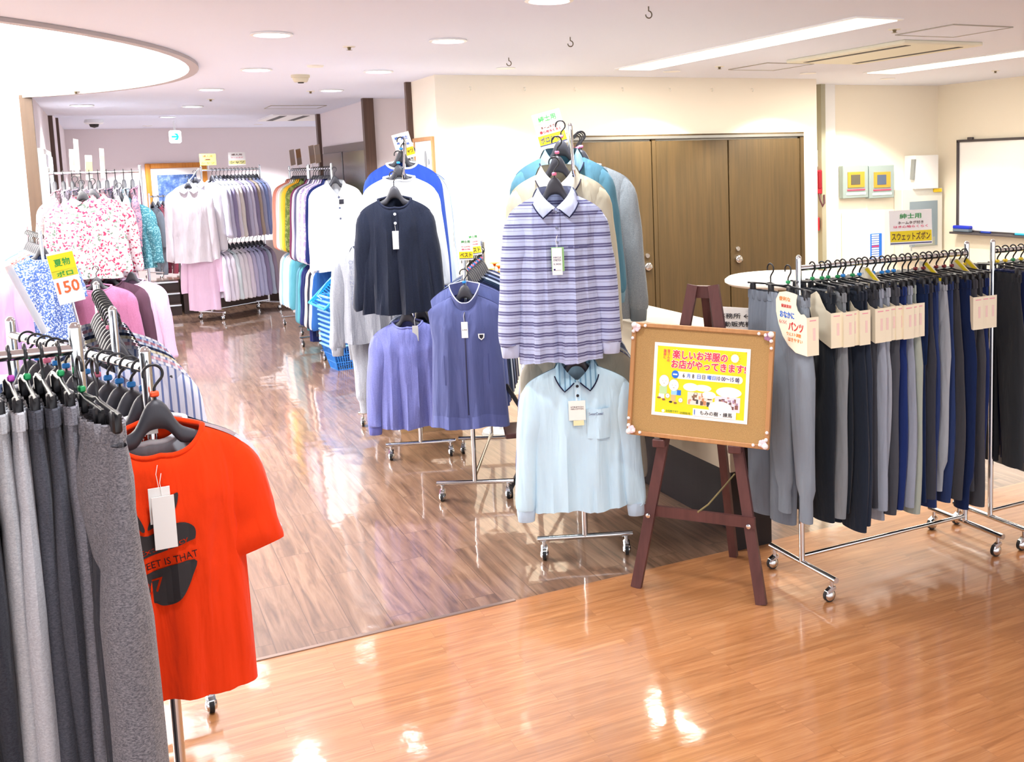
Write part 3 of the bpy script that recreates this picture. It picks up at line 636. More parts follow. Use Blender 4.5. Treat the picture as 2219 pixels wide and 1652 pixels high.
def sign(label, loc, rz, w, h, rows, tilt=0, pole=.12, bg=CARD, cat='sign', name='price_sign', group='sale signs on the racks'):
    """card on a clear pole; rows: (text, centre height 0..1 from the top, text height, ink, width share, strip colour or None)"""
    t = thing(name, label, cat, loc, rz, group); t.rotation_euler = (0, tilt, rz)
    MB().box((0, 0, pole+h/2), (w, .002, h), bev=.0006).build('card', bg, t)
    MB().cyl((0, .004, 0), (0, .004, pole+h*.3), .003, 8).build('clear_pole', CLEAR, t)
    for tx, f, th, ink, ws, strip in rows:
        z = pole+h*(1-f)
        if strip: MB().box((0, -.0013, z), (w*.97, .0006, strip[1]*h)).build('colour_band', strip[0], t)
        if tx: text('lettering', tx, ink, t, (0, -.0020, z), w*ws, th*h, bold=.015)
    return t
# ------------------------------------------------------------------ rack of trousers beside the easel (rail along x)
G_T = 'trousers on the front right rack'
R1 = (2.52, 3.43); PR = pi/2
rack('long chrome rack of trousers beside the corkboard easel', R1, PR, .93, 1.39)
GRY, CHC, NVY, BLK, LGR, SLT = '7f8894', '3c3e46', '1b2a5c', '1d232c', '9aa2b2', '3a4670'
seq = [(GRY, 'full'), (BLK, 'cut'), ('84898f', 'cut'), (BLK, 'cut'), ('222a38', 'cut'), ('2a3242', None), (CHC, 'cut'), (LGR, 'cut'), ('a2a8b4', 'cut'), ('4e5058', 'cut'), ('20326c', 'cut'), (LGR, 'cut'),
       ('a8b0a6', 'cut'), ('16284e', None), ('3a3c46', None), ('2a3a6a', None), ('a4aab2', None), ('2c3c68', None), ('414248', None), ('16264e', None), ('44454c', 'cut'), ('48484e', 'cut'), ('1e2e60', 'cut')]
CN = {GRY: 'grey', BLK: 'blackish', '84898f': 'mid grey', '222a38': 'dark blue-black', '2a3242': 'dark slate', CHC: 'charcoal', LGR: 'light blue-grey', 'a2a8b4': 'pale grey', '4e5058': 'warm charcoal', '20326c': 'navy', 'a8b0a6': 'greenish grey', '16284e': 'deep navy', '3a3c46': 'charcoal', '2a3a6a': 'slate blue', 'a4aab2': 'light grey', '2c3c68': 'slate blue', '414248': 'charcoal', '16264e': 'deep navy', '44454c': 'charcoal', '48484e': 'charcoal', '1e2e60': 'navy'}
mk = [GREENP, GREENP, GREENP, GREENP, GREENP, BLUEP, GREENP, BLUEP, BLUEP, BLUEP, BLUEP, BLUEP, BLUEP] + [None]*2 + [mat('dark_red_plastic', '7a1820', .4)]*6 + [YELP]*4
rnd = random.Random(4)
for i, (c, cd_) in enumerate(seq):
    x = .035+i*(.875/22); w = 'leftmost, ' if i == 0 else ''
    lab = '%s trousers%s beside the easel, %s from the left post' % (CN[c], {'full': ' with big printed label card', 'cut': ' with cream label card', None: ''}[cd_], ORD[i])
    p = on(R1, PR, x if i else -.075, 1.35, rnd.uniform(-.01, .01) if i else .03); zz = .97 if i else .96
    pants(lab, p, -pi/2+rnd.uniform(-.05, .05), fab(c), 10+i % 7, L=zz+rnd.uniform(-.05, .06), jog=(i in (0, 8, 16, 19)), card=cd_, marker=mk[i % len(mk)], group=G_T, wide=.145+rnd.uniform(-.012, .012), thick=.021, hlabel='black clip hanger of the %s pair of trousers from the left post beside the easel' % ORD[i])
p = on(R1, PR, -.035, 1.34, -.15)
pants('grey side-pocket trousers hung outside the left post beside the easel', p, -pi/2+.05, fab('6f7681'), 31, L=.98, group=G_T, wide=.15, thick=.03, hlabel='black clip hanger outside the left post of the trouser rack')
R2 = (3.60, 3.42)
rack('chrome trouser rack running out of the right edge of the photo', R2, PR, .93, 1.39)
seq2 = [('33363a', None), ('1c2a58', None), ('67698a', 'cut'), ('6a6866', 'cut'), ('7c7a92', 'cut'), ('2a3a66', 'cut'), ('5c6f88', 'cut'), ('1a1e30', None), ('4a4c54', 'cut'), ('50566a', 'cut'), ('3a3c42', None), ('5a6478', 'cut')]
C2 = ['greenish charcoal', 'navy', 'lavender grey', 'taupe grey', 'mauve grey', 'slate navy', 'dusty blue', 'blackish navy', 'charcoal', 'grey-blue', 'dark charcoal', 'faded blue']
for i, (c, cd_) in enumerate(seq2):
    p = on(R2, PR, .03+i*.05, 1.35)
    pants('%s trousers on the rack at the right edge, %s from its left post' % (C2[i], ORD[i]), p, -pi/2+rnd.uniform(-.06, .06), fab(c), 10+i % 7, L=.95+rnd.uniform(-.12, .03), card=cd_, marker=[YELP, YELP, GREENP][i % 3], group='trousers on the right edge rack', wide=.14, thick=.021, hlabel='black clip hanger of the %s trousers on the right edge rack' % ORD[i])
# small yellow-and-cream hanging size cards on the rail
for i, d in enumerate((.33, .66, .84, .90)):
    t = thing('size_divider', 'cream and yellow size card hung on the trouser rail, %s from the left' % ORD[i], 'rail card', on(R1, PR, d+.018, 1.35), -pi/2, 'size cards on the trouser rail')
    MB().prism([(-.03, -.02), (.02, -.02), (.11, -.085), (.11, -.11), (-.03, -.11)], -.002, .002).build('card', CREAM, t)
    MB().prism([(.0, -.03), (.018, -.022), (.108, -.087), (.108, -.105)], -.0035, -.002).build('yellow_panel', YELI, t)
sign('white and yellow sweat-trousers sign standing over the trouser rack', at(1975, 545, 4.58), -radians(33), .185, .155,
     [('紳士用', .17, .15, GRNI, .5, None), ('ネームタグ付き', .36, .09, BRNI, .6, None), ('はき心地らくらく', .47, .07, PINKI, .8, None), ('スウェットズボン', .75, .22, BRNI, .9, (YELI, .31)), ('', .95, .02, NAVI, .9, (NAVI, .03))], tilt=-.03, pole=.03)
# ------------------------------------------------------------------ easel with the corkboard
ES = thing('easel', 'dark brown wooden tripod easel holding the corkboard', 'easel', (2.075, 3.555, 0), -radians(49.5))
def leg(a, b, w=.045, h=.022): return MB().beam(a, b, w, h, (0, 1, 0))
lf = leg((-.275, 0, 0), (-.045, .17, 1.285)).build('leg', EASELW, ES); rf = leg((.275, 0, 0), (.045, .17, 1.285)).build('leg', EASELW, ES)
leg((.02, .46, 0), (0, .20, 1.25), .035, .03).build('leg', EASELW, ES)
MB().box((0, .185, 1.255), (.07, .03, .05)).build('hinge_block', EASELW, ES)
MB().beam((-.245, .055, .33), (.245, .03, .33), .018, .045).build('crossbar', EASELW, ES)
for s in (-1, 1):
    MB().lathe([(.001, -.008), (.010, -.006), (.011, 0), (.001, .001)], (s*.22, .025, .315), 12, 'y').build('bolt', CHROME, ES, smooth=True)
    MB().box((s*.165, .05, .632), (.055, .06, .035), bev=.004).build('peg', EASELW, ES)
pts = [(0, .03, .35), (.03, .08, .37), (.06, .2, .41), (.08, .3, .44)]
MB().tube(pts, .004, 6).build('tie_string', mat('jute_string', '8a7a50', .9), ES, smooth=True)
cb = thing('corkboard', 'framed cork noticeboard with yellow poster standing on the easel', 'noticeboard', ES.location+Vector((.03*cos(.86), 0, 0)), 0)
cb.location = on((2.075, 3.555), radians(49.5), .045, .650, 0) if False else (2.075+.025*.76, 3.555+.025*.65, .652); cb.rotation_euler = (-.132, .035, -radians(49.5))
Wb, Hb = .615, .475
MB().box((0, .012, Hb/2), (Wb-.03, .012, Hb-.03)).build('cork_sheet', None, cb)
ck = bpy.data.materials.new('cork'); ck.use_nodes = True; t_ = ck.node_tree
n_ = nd(t_, 'ShaderNodeTexNoise', Scale=350., Detail=4., Roughness=.7); tc_ = t_.nodes.new('ShaderNodeTexCoord'); t_.links.new(tc_.outputs['Object'], n_.inputs[0])
t_.links.new(ramp(t_, [(.3, '94744a'), (.5, 'b08c58'), (.7, 'c4a068')], n_.outputs[0]).outputs[0], t_.nodes['Principled BSDF'].inputs['Base Color']); t_.nodes['Principled BSDF'].inputs['Roughness'].default_value = .9
cb.children[0].data.materials.clear(); cb.children[0].data.materials.append(ck)
f = MB()
for s in (-1, 1): f.box((s*(Wb/2-.009), .008, Hb/2), (.018, .024, Hb), bev=.002); f.box((0, .008, Hb/2+s*(Hb/2-.009)), (Wb-.036, .024, .018), bev=.002)
f.build('frame', CORKF, cb)
PEARL = mat('pearl_white', 'f8eeee', .2, coat=.5); PFL = mat('pale_pink_flower', 'f4d4dc', .5)
for sx, sz in ((-1, 1), (1, 1), (-1, 0), (1, 0)):
    x0, z0 = sx*(Wb/2-.012), (Hb-.012 if sz else .014); g = MB(); q = -1 if sz else 1
    for dx, dz, r in ((0, 0, .013), (-.022*sx, .004*q, .008), (.002*sx, .026*q, .008), (-.05*sx, 0, .007), (.004*sx, .055*q, .007)):
        g.lathe([(r*sin(a), -r*cos(a)) for a in [pi*k/7 for k in range(1, 7)]]+[(.0005, r)], (x0+dx, -.008, z0+dz), 10)
    g.build('pearl_decoration', PEARL, cb, smooth=True)
    g = MB()
    for k in range(5): a = 2*pi*k/5; g.lathe([(.001, -.003), (.008, -.002), (.009, .002), (.001, .003)], (x0-.012*sx+.009*cos(a), -.010, z0+.010*q+.009*sin(a)), 8, 'y')
    g.build('fabric_flower', PFL if not (sx > 0 and sz) else mat('mauve_flower', 'a07090', .6), cb, smooth=True)
PO = thing('poster', 'yellow event poster with red Japanese headline pinned on the corkboard', 'poster', (0, 0, 0)); PO.location = cb.location; PO.rotation_euler = cb.rotation_euler
PW, PH = .415, .305; cx, cz = .005, .245
def pp(u, v): return (cx-PW/2+u*PW, 0, cz+PH/2-v*PH)      # u right, v down, 0..1
pr = MB().box((cx, .0045, cz), (PW, .001, PH)).build('paper', CARD, PO)
def patch(name, u0, v0, u1, v1, m, y): 
    a, b = pp(u0, v0), pp(u1, v1); return MB().box(((a[0]+b[0])/2, y, (a[2]+b[2])/2), (abs(b[0]-a[0]), .0004, abs(b[2]-a[2]))).build(name, m, PO)
def disc(name, u, v, ru, rv, m, y, n=28):
    a = pp(u, v); return MB().prism([(a[0]+ru*PW*cos(2*pi*k/n), a[2]+rv*PH*sin(2*pi*k/n)) for k in range(n)], y-.0002, y+.0002).build(name, m, PO)
patch('yellow_field', .035, .045, .965, .955, YELI, .0037)
def ptx(s, u, v, wu, hv, m, b=0, y=.0022, vert=False, rot=0): 
    a = pp(u, v); return text('lettering', s, m, PO, (a[0], y, a[2]), wu*PW, hv*PH, rot=(pi/2, rot, 0), bold=b, vertical=vert)
HEAD = mat('poster_red', 'e83a58', .6)
for s, u, v, w in (('楽しいお洋服の', .485, .145, .57), ('お店がやってきます!', .575, .275, .77)):
    ptx(s, u, v, w, .115, CARD, .075, .0030); ptx(s, u, v, w, .115, HEAD, .03, .0020)
ptx('皆さんの', .155, .17, .03, .17, PINKI, 0, vert=True); ptx('施設に', .115, .15, .03, .13, PINKI, 0, vert=True)
patch('white_band', .26, .375, .90, .475, CARD, .0030); disc('white_band', .90, .425, .035, .05, CARD, .0030)
disc('blue_badge', .235, .42, .038, .055, BLUI, .0026); patch('badge_text', .212, .41, .258, .43, CARD, .0021)
for s, u, w, m in (('6', .325, .02, BLKI), ('月', .375, .032, BLUI), ('8', .425, .02, BLKI), ('日', .485, .035, BLUI), ('日', .535, .03, BLKI), ('曜日', .615, .085, BLUI), ('10 00～15 00', .785, .23, NAVI)): ptx(s, u, .425, w, .055, m, .01)
disc('sun_drawing', .845, .14, .04, .055, CARD, .0028)
for k in range(12): a = 2*pi*k/12; disc('sun_ray', .845+.052*cos(a), .14-.072*sin(a), .004, .005, ORGI, .0026, 8)
# two plain elderly figures, one pushed in a wheelchair
PAPERW = mat('figure_white', 'fcf8f2', .6); LINE = mat('figure_line', '8a7a80', .6); BWH = mat('figure_brown', '8a5a48', .6); JADE = mat('figure_green', 'b8d8a0', .6)
for (hu, hv) in ((.12, .52), (.225, .57)):
    disc('figure_outline', hu, hv, .054, .082, LINE, .0032); disc('figure_head', hu, hv, .052, .079, PAPERW, .0028)
    for du in (-.015, .02): disc('figure_eye', hu+du, hv-.0, .004, .003, BLKI, .0023, 8)
    disc('figure_mouth', hu+.002, hv+.035, .010, .003, BWH, .0023, 8)
patch('figure_body', .075, .59, .155, .70, JADE, .0031); patch('figure_trousers', .07, .70, .13, .76, PAPERW, .0031); disc('figure_shoe', .075, .755, .022, .012, BWH, .0026); disc('figure_shoe', .125, .775, .018, .015, BWH, .0026)
patch('figure_body', .20, .645, .275, .70, mat('pale_blue', '9ad0ea', .6), .0031); patch('figure_trousers', .20, .70, .25, .79, mat('pale_orange', 'e8b880', .6), .0031)
patch('wheelchair_back', .262, .63, .305, .70, BLUI, .0029); disc('figure_shoe', .20, .80, .018, .014, BLKI, .0026); disc('figure_shoe', .25, .81, .018, .014, BWH, .0026)
for u, v in ((.165, .72), (.305, .765)): disc('wheel', u, v, .024, .034, LINE, .0029); disc('wheel_face', u, v, .021, .030, CARD, .0026); disc('wheel_hub', u, v, .004, .006, BLUI, .0022, 8)
disc('cloud', .405, .575, .08, .055, CARD, .0029); disc('cloud', .53, .575, .09, .045, CARD, .0030); disc('cloud', .80, .60, .13, .07, CARD, .0029); disc('cloud', .72, .82, .12, .09, CARD, .0024)
r_ = random.Random(3)
for u0, v0, u1, v1, cols in ((.375, .64, .64, .81, ('6a5044', 'c88a60', '3c4448', 'e6ddd2', '8a6a50', 'd8a080')), (.66, .66, .92, .86, ('a88aa8', '8a5a50', 'c4a4a0', 'e4dce6', '70504c', 'b88478'))):
    patch('photo_print', u0, v0, u1, v1, mat('photo_ground', cols[3], .6), .0031)
    for k in range(26):
        a, b_ = r_.uniform(u0, u1-.03), r_.uniform(v0, v1-.05); patch('photo_detail', a, b_, a+r_.uniform(.012, .035), b_+r_.uniform(.02, .06), mat('photo_ink_'+cols[k % 6], cols[k % 6], .6), .0028-k*.00001)
disc('cloud', .60, .66, .07, .05, CARD, .0023)
patch('white_box', .44, .855, .885, .955, CARD, .0022); ptx('もみの樹・練馬', .68, .905, .33, .06, BLKI, .008, .0016); ptx('開催地', .458, .905, .014, .07, BLUI, 0, .0016, True)
disc('leaf_mark', .125, .93, .016, .02, CARD, .0026); ptx('お元気です♡', .22, .925, .13, .035, GRNI, .0, .0022); ptx('訪問販売', .36, .935, .11, .035, mat('olive_ink', '8a9a20', .6), .0, .0022)
for u, v in ((.02, .03), (.98, .03)): disc('pin', u+.02*(1 if u < .5 else -1), v+.02, .005, .007, ORGI, .0, 8)
# ------------------------------------------------------------------ polo shirt rack
RP, PP = (1.86, 4.20), radians(22)
rack('tall chrome rack of polo shirts left of the easel, with sloping arm', RP, PP, .93, 1.97, lower=1.16, foot=.44, arm=.26)
rzP = -PP
ST = fab('b9c2e2', 'stripe', '62628a', '8888a8'); LB = fab('ccebff')
def hp(px, py, d): return at(px, py, d)
def front_polo(label, hook, m, col, tip, L, sl, seed, marker=PINKP, W=.20, cuff=None, **kw):
    return hung('polo_shirt', label, 'shirt', hook, rzP+kw.pop('dr', 0), m, marker, hl='black hanger of the '+label.split(',')[0], hg='black clothes hangers', kind='polo', W=W, L=L, sl=sl, seed=seed, collar=col, cuff=cuff or col, tip=tip, group='polo shirts on the tall rack', nw=.082, nd_=.085, **kw)
t, c = front_polo('long-sleeved polo shirt with grey-blue horizontal stripes, frontmost on the sloping arm', hp(1200, 352, 4.28), ST, fab('c6cfec'), fab('15183a'), .735, .66, 3, hero=True, fold=.016, b=.06)
c.body_panel(-.014, .014, -.085, -.27, .004).build('button_placket', ST, t, smooth=True)
for z in (-.10, -.165, -.225):
    p = Vector(c.surf(0, z, .007)); MB().lathe([(.0005, -.002), (.0055, -.002), (.006, 0), (.005, .002)], (0, 0, 0), 14, 'y').build('button', mat('smoky_button', '7a8098', .3), t, p, smooth=True)
tg = tagcard(t, c, .0, -.245, .052, .10, mat('green_card', '9ad08a', .6), 'price_tag', .012); tagcard(t, c, -.003, -.248, .042, .112, CARD, 'price_tag', .018, [('MIRCLE', .35, .007, NAVI), ('STRETCH', .45, .008, NAVI), ('3,900', .6, .007, NAVI), ('L', .8, .007, NAVI)])
c.body_panel(.045, .135, -.245, -.25, .004).build('pocket_edge', fab('62628a'), t)
front_polo('long-sleeved beige polo shirt behind the striped polo shirt', hp(1206, 306, 4.40), fab('cdc6ac'), fab('dad4c0'), fab('241c2c'), .74, .68, 5, W=.205)
front_polo('long-sleeved teal polo shirt at the top of the sloping arm', hp(1214, 272, 4.52), fab('5a8a9e'), fab('7ea4b6'), fab('15183a'), .74, .64, 6, W=.21)
for i, (d, c_, nm) in enumerate(((.10, '8b9498', 'grey sweatshirt'), (.15, '7a858c', 'darker grey sweatshirt'), (.30, '9aa0a8', 'light grey sweatshirt'), (.5, '5a6a80', 'blue-grey sweatshirt'), (.7, 'b0a898', 'stone sweatshirt'))):
    hung('sweatshirt', nm+' on the upper rail behind the teal polo shirt', 'sweatshirt', on(RP, PP, d, 1.93, .05), rzP, fab(c_, 'heather', 'a8b0b4'), PINKP, kind='crew', W=.225, L=.74, sl=.70, b=.045, seed=8+i, cuff=fab(c_), group='sweatshirts behind the polo shirts', hl='black hanger of the '+nm+' on the upper rail')
t, c = front_polo('pale blue long-sleeved polo shirt hanging low at the rack front', hp(1246, 728, 4.42), LB, fab('a9cfe4', 'pin', '6f9ab8'), fab('15183a'), .66, .655, 21, hero=True, W=.228, cuff=fab('c6def4'), marker=None, fold=.014, b=.06, hem=.0)
for z in (-.105, -.145): MB().lathe([(.0005, -.002), (.006, -.002), (.0065, 0), (.005, .002)], (0, 0, 0), 14, 'y').build('button', BLKI, t, Vector(c.surf(0, z, .006)), smooth=True)
c.body_panel(-.014, .014, -.08, -.20, .004).build('button_placket', LB, t, smooth=True)
c.body_panel(.035, .135, -.205, -.335, .005).build('chest_pocket', LB, t, smooth=True)
text('pocket_embroidery', 'SweetCamel', NAVI, t, Vector(c.surf(.075, -.225, .010)), .06, .012)
tagcard(t, c, .0, -.19, .062, .020, mat('yellow_sticker_card', 'fbf0c0', .6), 'price_tag', .010); tagcard(t, c, -.005, -.165, .072, .085, CARD, 'price_tag', .014, [('STRETCH', .32, .006, BLKI), ('100% COTTON', .42, .006, BLKI)])
MB().box((c.surf(0, -.255, .012)[0], c.surf(0, -.255, .014)[1], -.262), (.045, .001, .022)).build('price_tag', mat('yellow_sticker_card', 'fbf0c0', .6), t)
for i, (d, c_, nm, kd, c2) in enumerate(((.05, '9a9488', 'stone', 'plain', None), (.09, '4f5a88', 'navy striped', 'pin', '8890b0'), (.14, 'b9b4ac', 'pale grey', 'plain', None), (.2, 'c8d0d8', 'off-white', 'plain', None), (.3, '6a7490', 'dusty blue', 'plain', None), (.42, '5a6078', 'slate', 'plain', None), (.56, 'a0a8b8', 'light grey', 'plain', None))):
    hung('polo_shirt', nm+' long-sleeved shirt on the lower rail, %s behind the pale blue polo shirt' % ORD[i], 'shirt', on(RP, PP, d, 1.12), rzP, fab(c_, kd, c2), None, kind='polo', W=.245, L=.72, sl=.66, b=.032, seed=30+i % 3, group='shirts on the lower rail of the polo rack', hl='black hanger, %s on the lower rail of the polo rack' % ORD[i])
sign('tilted yellow and white polo-shirt sign above the striped polo shirt', at(1206, 330, 4.62), rzP, .128, .155,
     [('紳士用', .17, .17, GRNI, .62, (mat('pale_green_card', 'dfe2bc', .6), .33)), ('ネームタグ付', .42, .08, BRNI, .6, (mat('rosy_card', 'e2c2b8', .6), .28)), ('着心地らくらく', .54, .08, RED, .75, None), ('ポロシャツ', .77, .17, NAVI, .85, (YELI, .27)), ('', .92, .02, NAVI, .9, (NAVI, .025))], tilt=-.24, pole=.03)
# ------------------------------------------------------------------ vest rack
RV, PV = (1.69, 5.27), radians(25)
rack('low chrome rack of zipped vests left of the polo shirts', RV, PV, .93, 1.34, foot=.42)
VB = fab('545b8a')
hanger(on(RV, PV, -.05, 1.25), -PV, BLUEP, .155, 'black hanger inside the lilac-blue zipped vest', 'black clothes hangers')
t, c = top('zip_vest', 'lilac-blue sleeveless zipped vest with stand collar and small crest', 'vest', on(RV, PV, -.05, 1.155), -PV, VB, kind='none', W=.205, L=.73, b=.075, seed=41, hero=True, sleeves=None, nd_=.10, flare=.16, nw=.07, fold=.010, group='vests on the low rack')
n1 = c.neckline(1.0, 0, 0); n2 = [p+Vector((p.x*.15, p.y*.1, .062*(1-.35*max(0, cos(-pi+2*pi*i/40))**4))) for i, p in enumerate(n1)]
band(n1, n2).build('stand_collar', VB, t, smooth=True); MB().tube(n2, .003, 6).build('collar_piping', fab('c8cceb'), t, smooth=True)
c.body_panel(-.0035, .0035, -.105, -.655, .003, 24).build('zip', mat('dark_zip', '1c1e40', .5), t, smooth=True)
for sg in (-1, 1): MB().tube([c.surf(sg*.115, z, .002) for z in [-.33-.02*k for k in range(9)]], .002, 5).build('pocket_seam', fab('484e80'), t)
p = Vector(c.surf(.085, -.235, .005)); q = MB().prism([(-.017, .014), (.017, .014), (.015, -.008), (0, -.02), (-.015, -.008)], -.001, .001).build('crest', CARD, t, p)
MB().prism([(-.011, .009), (.011, .009), (.009, -.006), (0, -.014), (-.009, -.006)], -.0022, -.001).build('crest_emblem', BLKI, q)
tagcard(t, c, .0, -.155, .034, .085, CARD, 'price_tag', .014, [('6,900', .5, .008, BLKI)])
bandm = MB(); bandm.grid(lambda u, v: Vector(c.pos(-1+2*u, .90+.10*v, True))+Vector((0, -.003, 0)), 40, 4); bandm.build('hem_band', fab('5c6498'), t, smooth=True)
for i, (d, c_, nm) in enumerate(((.06, '6a74a8', 'lilac-blue'), (.12, '7880b4', 'pale lilac-blue'), (.19, '1c2440', 'dark navy'), (.26, '243050', 'navy'), (.34, '2a3c54', 'dark teal'), (.42, 'c8d4ea', 'pale blue'), (.5, '283048', 'dark navy, deeper in the row'), (.58, '90a0c8', 'powder blue'), (.66, '303850', 'dark slate'), (.74, 'd8dcec', 'off-white'), (.82, '4a5478', 'slate blue'))):
    hanger(on(RV, PV, d, 1.30), -PV, (PINKP, BLUEP)[i % 2], .155, 'black hanger of the %s vest in the low rack row' % ORD[i+1], 'black clothes hangers')
    t, c = top('zip_vest', nm+' vest on the low rack, %s behind the crested vest' % ORD[i], 'vest', on(RV, PV, d, 1.20), -PV, fab(c_), kind='none', W=.205, L=.70, b=.034, seed=42+i % 3, sleeves=None, nd_=.08, flare=.14, nw=.07, group='vests on the low rack')
for i, (px, py, w) in enumerate(((1011, 560, .075), (1032, 549, .085))):
    sign('small yellow and white best-vest sign over the low rack, '+('left' if i == 0 else 'right')+' one', at(px, py+12, 5.45), -PV-.5*i, w, .115, [('紳士用', .15, .12, GRNI, .6, None), ('ネームタグ付', .38, .06, RED, .6, None), ('着心地', .5, .06, PINKI, .6, None), ('ベスト', .76, .2, BLKI, .8, (YELI, .3)), ('', .93, .02, NAVI, .9, (NAVI, .03))], tilt=-.12*i, pole=.02)
# dark folding trolley under the vests
ft = thing('folding_trolley', 'black folding trolley with crossed legs standing behind the vest rack', 'trolley', (2.02, 5.15, 0), -.3)
MB().beam((-.16, 0, .05), (.16, .05, .62), .025, .02).beam((.16, 0, .05), (-.16, .05, .62), .025, .02).build('crossed_frame', BLACKP, ft)
MB().box((0, .05, .36), (.36, .25, .03), bev=.005).build('shelf', EASELW, ft); MB().cyl((0, .05, .03), (0, .05, .35), .015).build('stem', EASELW, ft)
for x in (-.16, .16): MB().cyl((x-.01, 0, .035), (x+.01, 0, .035), .035).build('trolley_wheel', RUB, ft)
# ------------------------------------------------------------------ navy henley rack
RN, PN = (1.66, 6.24), radians(18)
rack('tall chrome rack of long-sleeved shirts with a navy henley in front', RN, PN, .93, 1.98, lower=1.05, foot=.43, arm=.28)
rzN = -PN; gN = 'long-sleeved shirts on the sloping arm of the tall rack'
NV = fab('161b2a', 'heather', '20273a')
t, c = hung('henley_shirt', 'dark navy long-sleeved henley shirt with white buttons, frontmost left of the vests', 'shirt', at(852, 380, 5.94), rzN, NV, None, kind='henley', W=.205, L=.70, sl=.67, seed=51, hero=True, fold=.02, nd_=.085, nw=.095, group=gN, hl='charcoal hanger of the dark navy henley shirt', b=.06, collar=fab('1c2236'), flare=.22)
for z in (-.118, -.17): MB().lathe([(.0005, -.002), (.0075, -.002), (.008, 0), (.006, .002)], (0, 0, 0), 14, 'y').build('button', mat('pearl_button', 'eef2fa', .25), t, Vector(c.surf(0, z, .007)), smooth=True)
c.body_panel(-.014, .014, -.105, -.215, .004).build('button_placket', NV, t, smooth=True); tagcard(t, c, .0, -.215, .040, .105, CARD, 'price_tag', .012)
hung('henley_shirt', 'white long-sleeved henley shirt behind the navy henley shirt', 'shirt', at(862, 335, 6.08), rzN, fab('e6ecf4'), BLUEP, kind='henley', W=.21, L=.78, sl=.68, seed=52, nd_=.05, nw=.09, group=gN, hl='charcoal hanger of the white henley shirt')
hung('sweatshirt', 'royal blue long-sleeved shirt with white neck behind the white henley shirt', 'shirt', at(868, 305, 6.22), rzN, fab('2f4fae'), BLUEP, kind='crew', W=.21, L=.92, sl=.86, seed=53, nd_=.06, nw=.09, collar=fab('e8ecf4'), group=gN, hl='charcoal hanger of the royal blue shirt')
for i, (d, c_, nm) in enumerate(((.10, 'd8e8f2', 'icy white'), (.2, 'c4dcee', 'pale blue'), (.3, '3a4460', 'dark slate'), (.40, 'e2ecf6', 'pale white-blue'), (.55, 'dfe6f0', 'white'), (.7, '86a8d8', 'sky blue'), (.80, '7c98d0', 'mid blue'), (.9, '8eb2dc', 'light blue'))):
    hung('sweatshirt', nm+' long shirt on the upper rail, %s behind the royal blue shirt' % ORD[i], 'shirt', on(RN, PN, d, 1.94), rzN, fab(c_), None, kind='crew', W=.22, L=.84, sl=.80, b=.032, seed=54+i % 3, group='shirts on the upper rail behind the royal blue shirt', hl='black hanger, %s on the upper rail behind the royal blue shirt' % ORD[i])
LV = fab('6a6eac', 'heather', '7e84c2')
t, c = hung('sweatshirt', 'lavender-blue sweatshirt hanging low below the navy henley shirt', 'sweatshirt', at(880, 648, 6.0), rzN, LV, None, kind='crew', W=.205, L=.66, sl=.64, seed=58, hero=True, cuff=fab('6a6eb4'), fold=.016, group='sweatshirts on the lower rail left of the vests', hl='black hanger of the lavender-blue sweatshirt')
tagcard(t, c, .045, -.05, .034, .09, mat('grey_card', 'b4b4b0', .6), 'price_tag', .014)
for i, (d, c_, nm) in enumerate(((.08, '1d2c4a', 'dark navy'), (.15, '22304c', 'navy'), (.25, '5a6070', 'grey'), (.4, '30384c', 'slate'), (.55, '6a7080', 'mid grey'))):
    hung('sweatshirt', nm+' sweatshirt on the lower rail, %s behind the lavender-blue one' % ORD[i], 'sweatshirt', on(RN, PN, d, 1.01, .04), rzN, fab(c_), None, kind='crew', W=.23, L=.70, sl=.66, b=.035, seed=59, group='sweatshirts on the lower rail left of the vests', hl='black hanger, %s on the lower rail behind the lavender-blue sweatshirt' % ORD[i])
cbx = thing('cardboard_box', 'brown cardboard box on the floor under the lavender-blue sweatshirt', 'box', (1.95, 7.0, 0), -.3)
MB().box((0, 0, .11), (.42, .3, .22)).build('carton', mat('brown_card', 'a88660', .8), cbx); MB().box((0, -.151, .11), (.06, .002, .05)).build('printed_mark', BRNI, cbx)
for i, (px, py, w, h) in enumerate(((877, 345, .07, .13), (893, 352, .07, .16))):
    sign('small %s sign on a clear pole above the navy henley shirt' % ('white' if i == 0 else 'white and yellow'), at(px, py, 6.35), rzN, w, h, [('紳士', .2, .14, BLUI, .6, None), ('長袖', .45, .1, BLUI, .5, None)]+([('シャツ', .75, .16, BRNI, .8, (YELI, .3))] if i else []), tilt=-.25, pole=.03)
# ------------------------------------------------------------------ grey sweatsuit rack
RG, PG = (1.70, 7.22), radians(15)
rack('chrome rack with a grey sweatsuit behind the navy henley rack', RG, PG, .85, 1.5, foot=.42)
HG = fab('8e929e', 'heather', 'a8acb6')
t, c = hung('sweatshirt', 'light grey sweatshirt with vertical lettering on its front', 'sweatshirt', at(786, 500, 6.95), -PG, HG, None, kind='polo', W=.20, L=.66, sl=.69, seed=71, cuff=HG, fold=.018, nd_=.07, group='grey sweatsuits', hl='black hanger of the light grey lettered sweatshirt')
text('lettering', 'ORIENTICE', mat('grey_ink', '8088a0', .7), t, Vector(c.surf(-.088, -.24, .009)), .030, .30, vertical=True)
tagcard(t, c, .0, -.06, .06, .09, CARD, 'price_tag', .02)
pants('light grey sweat trousers hanging below the lettered grey sweatshirt', at(800, 640, 7.1), -PG, HG, 72, L=.72, jog=True, group='grey sweatsuits', wide=.16, thick=.04, hlabel='black clip hanger of the light grey sweat trousers')
